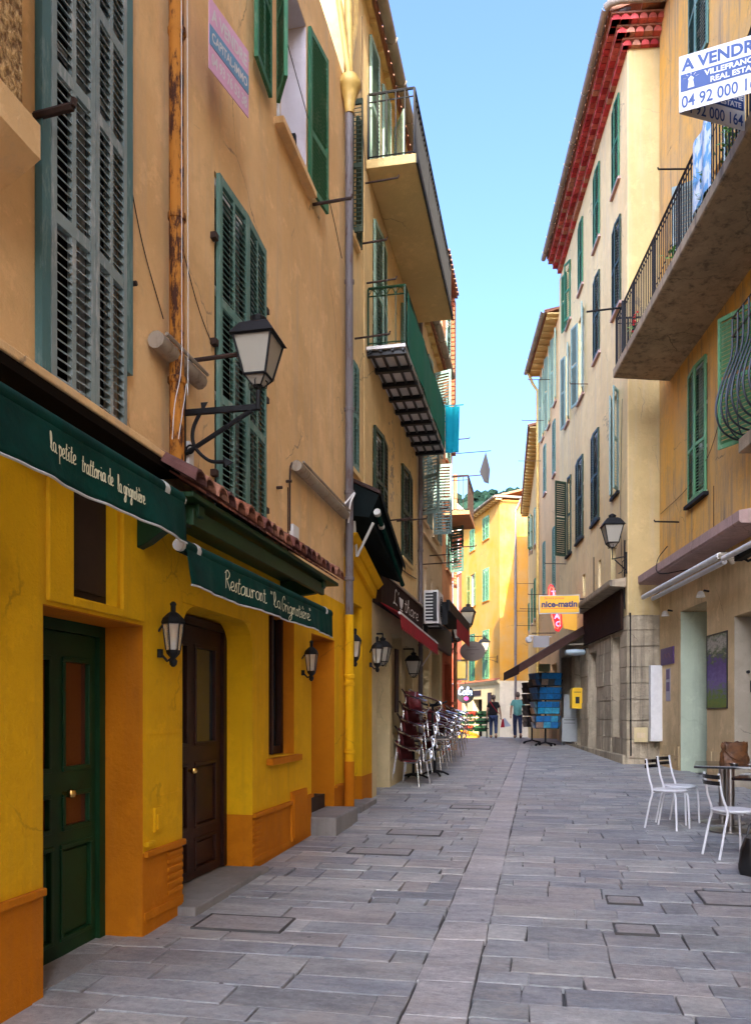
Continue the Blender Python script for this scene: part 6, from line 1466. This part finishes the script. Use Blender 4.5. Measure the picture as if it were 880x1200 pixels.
def walker(label, x, y, rz, h, female=False, top=None, lean=0):
    t = empty('person', (x, y, gz(y)), rz, label, 'person')   # faces local +Y, walking away
    k = h/1.78; S = lambda *a: tuple(v*k for v in a)
    wd = 1.12 if female else 1.0
    hp = (.085*wd, .10)
    # bare body: head, neck, arms, hands, feet as one surface
    J = [S(0,0,.96)+(.08*k,), S(0,.01,1.15)+(.09*k,), S(0,.0,1.36)+(.12*k,), S(0,.01,1.50)+(.055*k,), S(0,.03,1.58)+(.072*k,), S(0,.035,1.68)+(.082*k,), S(0,.03,1.755)+(.055*k,),
         S(-.17,.0,1.42)+(.058*k,), S(-.25,-.04,1.18)+(.043*k,), S(-.26,.05,.95)+(.030*k,), S(-.26,.08,.87)+(.034*k,),
         S(.17,.0,1.42)+(.058*k,), S(.26,.0,1.18)+(.043*k,), S(.30,.02,.94)+(.030*k,), S(.30,.04,.86)+(.034*k,),
         S(-.09,.0,.90)+(.09*k,), S(-.10,.14,.52)+(.060*k,), S(-.10,.10,.12)+(.040*k,), S(-.10,.10,.06)+(.042*k,), S(-.10,.24,.03)+(.030*k,),
         S(.09,.0,.90)+(.09*k,), S(.10,-.03,.52)+(.060*k,), S(.10,-.22,.15)+(.040*k,), S(.10,-.25,.11)+(.040*k,), S(.10,-.16,.02)+(.030*k,)]
    E = [(0,1),(1,2),(2,3),(3,4),(4,5),(5,6),(2,7),(7,8),(8,9),(9,10),(2,11),(11,12),(12,13),(13,14),(0,15),(15,16),(16,17),(17,18),(18,19),(0,20),(20,21),(21,22),(22,23),(23,24)]
    body = skin_body('body', J, E, M['skin'], t)
    for sx, c in ((-1, J[10]), (1, J[14])):     # five short fingers each hand
        for q in range(5):
            fx = c[0] + (q-2)*.014*k; f = MB(); f.tube([(fx, c[1], c[2]-.01), (fx, c[1]+.02*k, c[2]-(.07 if q else .04)*k), (fx, c[1]+.035*k, c[2]-(.10 if q else .055)*k)], [.009*k, .008*k, .006*k], 6); f.build('finger', M['skin'], t)
    w_ = 1.16 if female else 1.05
    T = [S(0,0,.84)+((.165*k*w_, .135*k),), S(0,.01,1.15)+((.165*k*w_, .125*k),), S(0,.0,1.36)+((.175*k*w_, .12*k),), S(0,.0,1.47)+(.085*k,), S(-.17,.0,1.43)+(.075*k,), S(-.235,-.025,1.24)+(.070*k,), S(.17,.0,1.43)+(.075*k,), S(.235,.0,1.24)+(.070*k,)]
    skin_body('top', T, [(0,1),(1,2),(2,3),(2,4),(4,5),(2,6),(6,7)], top or M['tshirt'], t)
    P = [S(0,0,.97)+((.150*k*w_, .12*k),), S(-.09,.0,.88)+(.105*k*w_,), S(-.10,.145,.52)+(.078*k,), S(-.10,.10,.10)+(.062*k,), S(.09,.0,.88)+(.105*k*w_,), S(.10,-.03,.52)+(.078*k,), S(.10,-.215,.17)+(.060*k,)]
    skin_body('trousers', P, [(0,1),(1,2),(2,3),(0,4),(4,5),(5,6)], M['jeans'], t)
    hr = MB(); hr.M = Matrix.Translation(Vector(S(0,.012,1.70))) @ Matrix.Diagonal((1, 1.12, 1.0, 1))
    hr.lathe([(.075*k, -.10*k), (.092*k, -.05*k), (.098*k, .0), (.085*k, .055*k), (.05*k, .092*k), (.01*k, .105*k)], (0,-.012*k,0), 14); hr.build('hair', M['hair_grey'], t, smooth=True)
    sh = MB()
    for (a, b_) in ((J[18], J[19]), (J[23], J[24])): sh.tube([a[:3], b_[:3]], [.055*k, .045*k], 8)
    sh.build('shoe', M['leather'], t, smooth=True)
    return t, k
walker('man in a sea green shirt and jeans walking away up the street', -.93, 31.9, R(6), 1.78)
wm, k = walker('woman in a black top and jeans walking away with shopping bags', -1.86, 31.9, R(4), 1.68, True, M['blacktop'])
st = MB(); st.tube(fit([(-.14, -.14, 1.44), (-.02, -.17, 1.25), (.16, -.15, 1.02), (.22, -.02, .95)], 5), .016, 5); st.build('bag_strap', M['redawn'], wm)
def carried():
    c0 = wm.location
    t = empty('shopping_bag', (c0.x + .40, c0.y + .05, c0.z + .42), R(15), 'red and grey shopping bags hanging from the hand of the woman', 'bag')
    b = MB(); b._add([(-.12,-.06,0),(.02,-.06,0),(.02,.06,0),(-.12,.06,0),(-.06,-.02,.32),(-.01,-.02,.32),(-.01,.02,.32),(-.06,.02,.32)], [(0,3,2,1),(4,5,6,7),(0,1,5,4),(1,2,6,5),(2,3,7,6),(3,0,4,7)]); b.build('red_bag', M['redawn'], t)
    b = MB(); b._add([(.03,-.08,.02),(.27,-.08,.05),(.27,.08,.05),(.03,.08,.02),(-.01,-.02,.36),(.05,-.02,.36),(.05,.02,.36),(-.01,.02,.36)], [(0,3,2,1),(4,5,6,7),(0,1,5,4),(1,2,6,5),(2,3,7,6),(3,0,4,7)]); b.build('grey_bag', flat('grey_plastic', (.36, .38, .46), .5), t)
carried()
def sitter():
    # a seated guest mostly beyond the right border; only the sleeve and the knee come into the picture
    x, y = 2.92, 9.85; t = empty('person', (x, y, gz(y)), R(100), 'seated guest in an orange top at the right border', 'person')
    J = [(0,0,.52,.13),(0,-.02,.72,.13),(0,0,.98,.13),(0,.01,1.12,.055),(0,.03,1.20,.075),(0,.04,1.29,.085),(0,.03,1.36,.055),
         (-.19,0,1.03,.055),(-.26,.06,.80,.043),(-.20,.30,.80,.032),(-.18,.38,.80,.035),(.19,0,1.03,.055),(.26,.06,.80,.043),(.20,.30,.80,.032),(.18,.38,.80,.035),
         (-.10,.05,.50,.095),(-.12,.44,.50,.07),(-.12,.42,.12,.045),(-.12,.56,.035,.035),(.10,.05,.50,.095),(.12,.44,.50,.07),(.12,.42,.12,.045),(.12,.56,.035,.035)]
    E = [(0,1),(1,2),(2,3),(3,4),(4,5),(5,6),(2,7),(7,8),(8,9),(9,10),(2,11),(11,12),(12,13),(13,14),(0,15),(15,16),(16,17),(17,18),(0,19),(19,20),(20,21),(21,22)]
    skin_body('body', J, E, M['skin'], t)
    for c in (J[10], J[14]):
        for q in range(5):
            f = MB(); fx = c[0] + (q-2)*.016; f.tube([(fx, c[1]+.01, c[2]), (fx, c[1]+(.08 if q else .05), c[2]-.01), (fx, c[1]+(.105 if q else .065), c[2]-.03)], [.009, .008, .006], 6); f.build('finger', M['skin'], t)
    T = [(0,0,.55,(.17,.14)),(0,-.02,.74,(.165,.135)),(0,0,.98,(.17,.125)),(0,0,1.08,.08),(-.19,0,1.04,.075),(-.25,.05,.86,.068),(.19,0,1.04,.075),(.25,.05,.86,.068)]
    skin_body('top', T, [(0,1),(1,2),(2,3),(2,4),(4,5),(2,6),(6,7)], M['orange_top'], t)
    P = [(0,0,.52,(.16,.13)),(-.10,.06,.50,.11),(-.12,.44,.50,.088),(-.12,.42,.14,.062),(.10,.06,.50,.11),(.12,.44,.50,.088),(.12,.42,.14,.062)]
    skin_body('trousers', P, [(0,1),(1,2),(2,3),(0,4),(4,5),(5,6)], flat('tan_trousers', (.34, .20, .12), .8), t)
    hr = MB(); hr.lathe([(.085,-.10),(.10,-.04),(.105,.02),(.09,.07),(.05,.105),(.01,.115)], (0,.02,1.30), 14); hr.build('hair', M['hair_grey'], t, smooth=True)
    s = empty('white_chair', (x, y, gz(y)), R(100), 'white chair under the seated guest at the right border', 'chair', 'white cafe chairs with black slatted backs')
    for ch in kids(bc): copy_tree(ch, s)
sitter()

# ================================================================ street end: fruit stall, glowing sign, oval sign
def far_props():
    t = empty('oval_sign', tuple(WL.pt(23.88, 0, 3.82)), WL.rz, 'grey oval sign hanging from a long iron rod', 'sign')
    c = MB(); c.tube([(0,0,0),(0,-1.0,.02)], .014, 6); c.lathe([(.002,-.02),(.025,0),(.002,.02)], (0,-1.0,.02), 8); c.tube([(0,-.45,0),(0,-.45,-.12)], .008, 4); c.tube([(0,-.75,0),(0,-.75,-.12)], .008, 4); c.build('rod', M['iron'], t)
    c = MB(); c.prismx([(-.60 + .37*math.cos(2*math.pi*k/32), -.42 + .29*math.sin(2*math.pi*k/32)) for k in range(32)], -.02, .02); c.build('oval_panel', flat('taupe_panel', (.17, .125, .10), .5), t)
    c = MB(); 
    for zz, a in ((-.30, .12), (-.38, .20), (-.50, .06)):
        c.box(-.024, -.0205, -.60-a, -.60+a, zz-.012, zz+.012)
    c.build('faint_lettering', flat('taupe_ink', (.09, .06, .05), .5), t)
    # lit script sign
    e = lambda L, o, z: tuple(END + Vector((math.cos(ERZ), math.sin(ERZ), 0))*L + Vector((math.sin(ERZ), -math.cos(ERZ), 0))*o + Vector((0, 0, z)))
    t = empty('lit_sign', (-4.30, 46.5, 2.62), R(4), 'black round sign with glowing pale blue script and a pink dot', 'sign')
    c = MB(); c.lathe([(.50, -.07), (.50, .07)], (0, 0, 0), 28)
    c.M = None; c.v = [(x, z_, y_) for x, y_, z_ in c.v]; c.build('disc', M['blackpl'], t)
    c = MB(); script(c, 'Coln', -.42, .0, .22, -.09, .82, pen=.26); c.build('lettering', flat('blue_white_light', (.40, .52, .95), .4, emit=.30), t)
    c = MB(); c.prism([(.05+.13*math.cos(a*.5236), -.22+.10*math.sin(a*.5236)) for a in range(12)], -.095, -.09); c.build('pink_dot', flat('pink_light', (1, .05, .35), .4, emit=.3), t)
    c = MB(); c.tube([(0, 0, .6), (0, 0, .9), (-1.2, .3, .9)], .03, 6); c.build('bracket', M['iron'], t)
    # fruit and vegetable stall in sloping tiers
    t = empty('market_stall', (-3.05, 34.2, gz(34.2)), R(-8), 'fruit stall frame of tiered trays beyond the crest of the street', 'stall')
    c = MB()
    for (z, y) in ((.55, -.3), (.85, .0), (1.15, .3)):
        c.box(-.8, .9, y-.18, y+.18, z-.14, z-.10)
    for (x, y) in ((-.78, -.4), (.88, -.4), (-.78, .45), (.88, .45)): c.box(x-.02, x+.02, y-.02, y+.02, -.05, 1.1)
    c.build('stall_frame', M['iron'], t)
    rnd = random.Random(6)
    for r, (z, y) in enumerate(((.47, -.3), (.77, .0), (1.07, .3))):
        for q in range(3):
            cx = -.50 + q*.55; g = ['left', 'middle', 'right'][q]; lv = ['bottom', 'middle', 'top'][r]
            cr = empty('produce_crate', tuple(t.location + Matrix.Rotation(R(-8), 3, 'Z') @ Vector((cx, y, z - .02))), R(-8), f'green crate of produce, {lv} tier of the stall, {g} one', 'crate', 'crates of produce on the stall')
            c = MB(); c.M = Matrix.Rotation(R(24), 4, 'X')
            for a in ((-.25, .25, -.17, -.155), (-.25, .25, .155, .17), (-.25, -.235, -.155, .155), (.235, .25, -.155, .155)): c.box(*a, -.06, .05)
            c.box(-.25, .25, -.17, .17, -.07, -.055); c.build('tray', flat('crate_green', (.004, .085, .03), .6), cr)
            c = MB(); c.M = Matrix.Rotation(R(24), 4, 'X'); col = [(.02,.16,.03),(.55,.05,.01),(.05,.22,.04),(.50,.30,.16)][(r*2+q) % 4]
            for _ in range(20):
                px, py = rnd.uniform(-.2, .2), rnd.uniform(-.14, .10); rr = rnd.uniform(.045, .07); c.lathe([(rr*.3, -rr), (rr*.9, -rr*.4), (rr, 0), (rr*.8, rr*.5), (rr*.2, rr)], (px, py, .03), 7, tuple(v*rnd.uniform(.7, 1.2) for v in col))
            c.build('produce', attr_mat_cached('produce'), cr)
    t = empty('orange_pile', (-3.0, 33.2, gz(33.2)), R(-5), 'heap of oranges in a bright tray at the foot of the stall', 'fruit'); c = MB(); rnd = random.Random(12)
    for _ in range(90):
        u = rnd.uniform(-.42, .42); v = rnd.uniform(-.22, .22); rr = .042; zz = .12 + .20*max(0, 1-abs(u+.12)*1.8)*rnd.uniform(.4, 1); c.lathe([(rr*.3, -rr), (rr*.9, -rr*.4), (rr, 0), (rr*.8, rr*.5), (rr*.2, rr)], (u, v, zz), 8)
    c.build('oranges', flat('orange_peel', (.85, .30, .01), .5), t, smooth=True); c = MB(); c.box(-.48, .48, -.27, .27, 0, .10); c.build('tray', flat('tray_yellow', (.75, .38, .02), .6), t)
    # small yellow lit window-like display on the terracotta house
    t = empty('menu_case', tuple(WL.pt(23.97, .02, 2.55)), 0, 'small yellow lit display case on the far left corner', 'display case')
    c = MB(); c.box(0, .42, 0, .08, 0, .62); c.build('case', M['white'], t); c = MB(); c.box(.05, .37, -.012, -.001, .06, .56); c.build('lit_panel', flat('warm_panel', (.75, .55, .15), .5, emit=.15), t)
    # grey laundry on a pole
    t = empty('laundry', tuple(WL.pt(23.7, 0, 8.75)), WL.rz, 'grey cloth hanging from a rod high on the terracotta house', 'laundry')
    c = MB(); c.tube([(0,0,.42),(0,-1.15,.44)], .012, 5); c.build('rod', M['iron'], t); c = MB(); c._add([(0,-1.0,.42),(0,-.82,-.15),(0,-.95,-.45),(0,-1.08,-.5),(0,-1.12,-.1),(.03,-1.0,.42),(.05,-.85,-.15),(.04,-.95,-.45),(.05,-1.08,-.5),(.03,-1.12,-.1)], [(0,1,2,3,4),(5,9,8,7,6),(0,5,6,1),(1,6,7,2),(2,7,8,3),(3,8,9,4),(4,9,5,0)]); c.build('cloth', flat('grey_cloth', (.035, .035, .042), .9), t)
far_props()
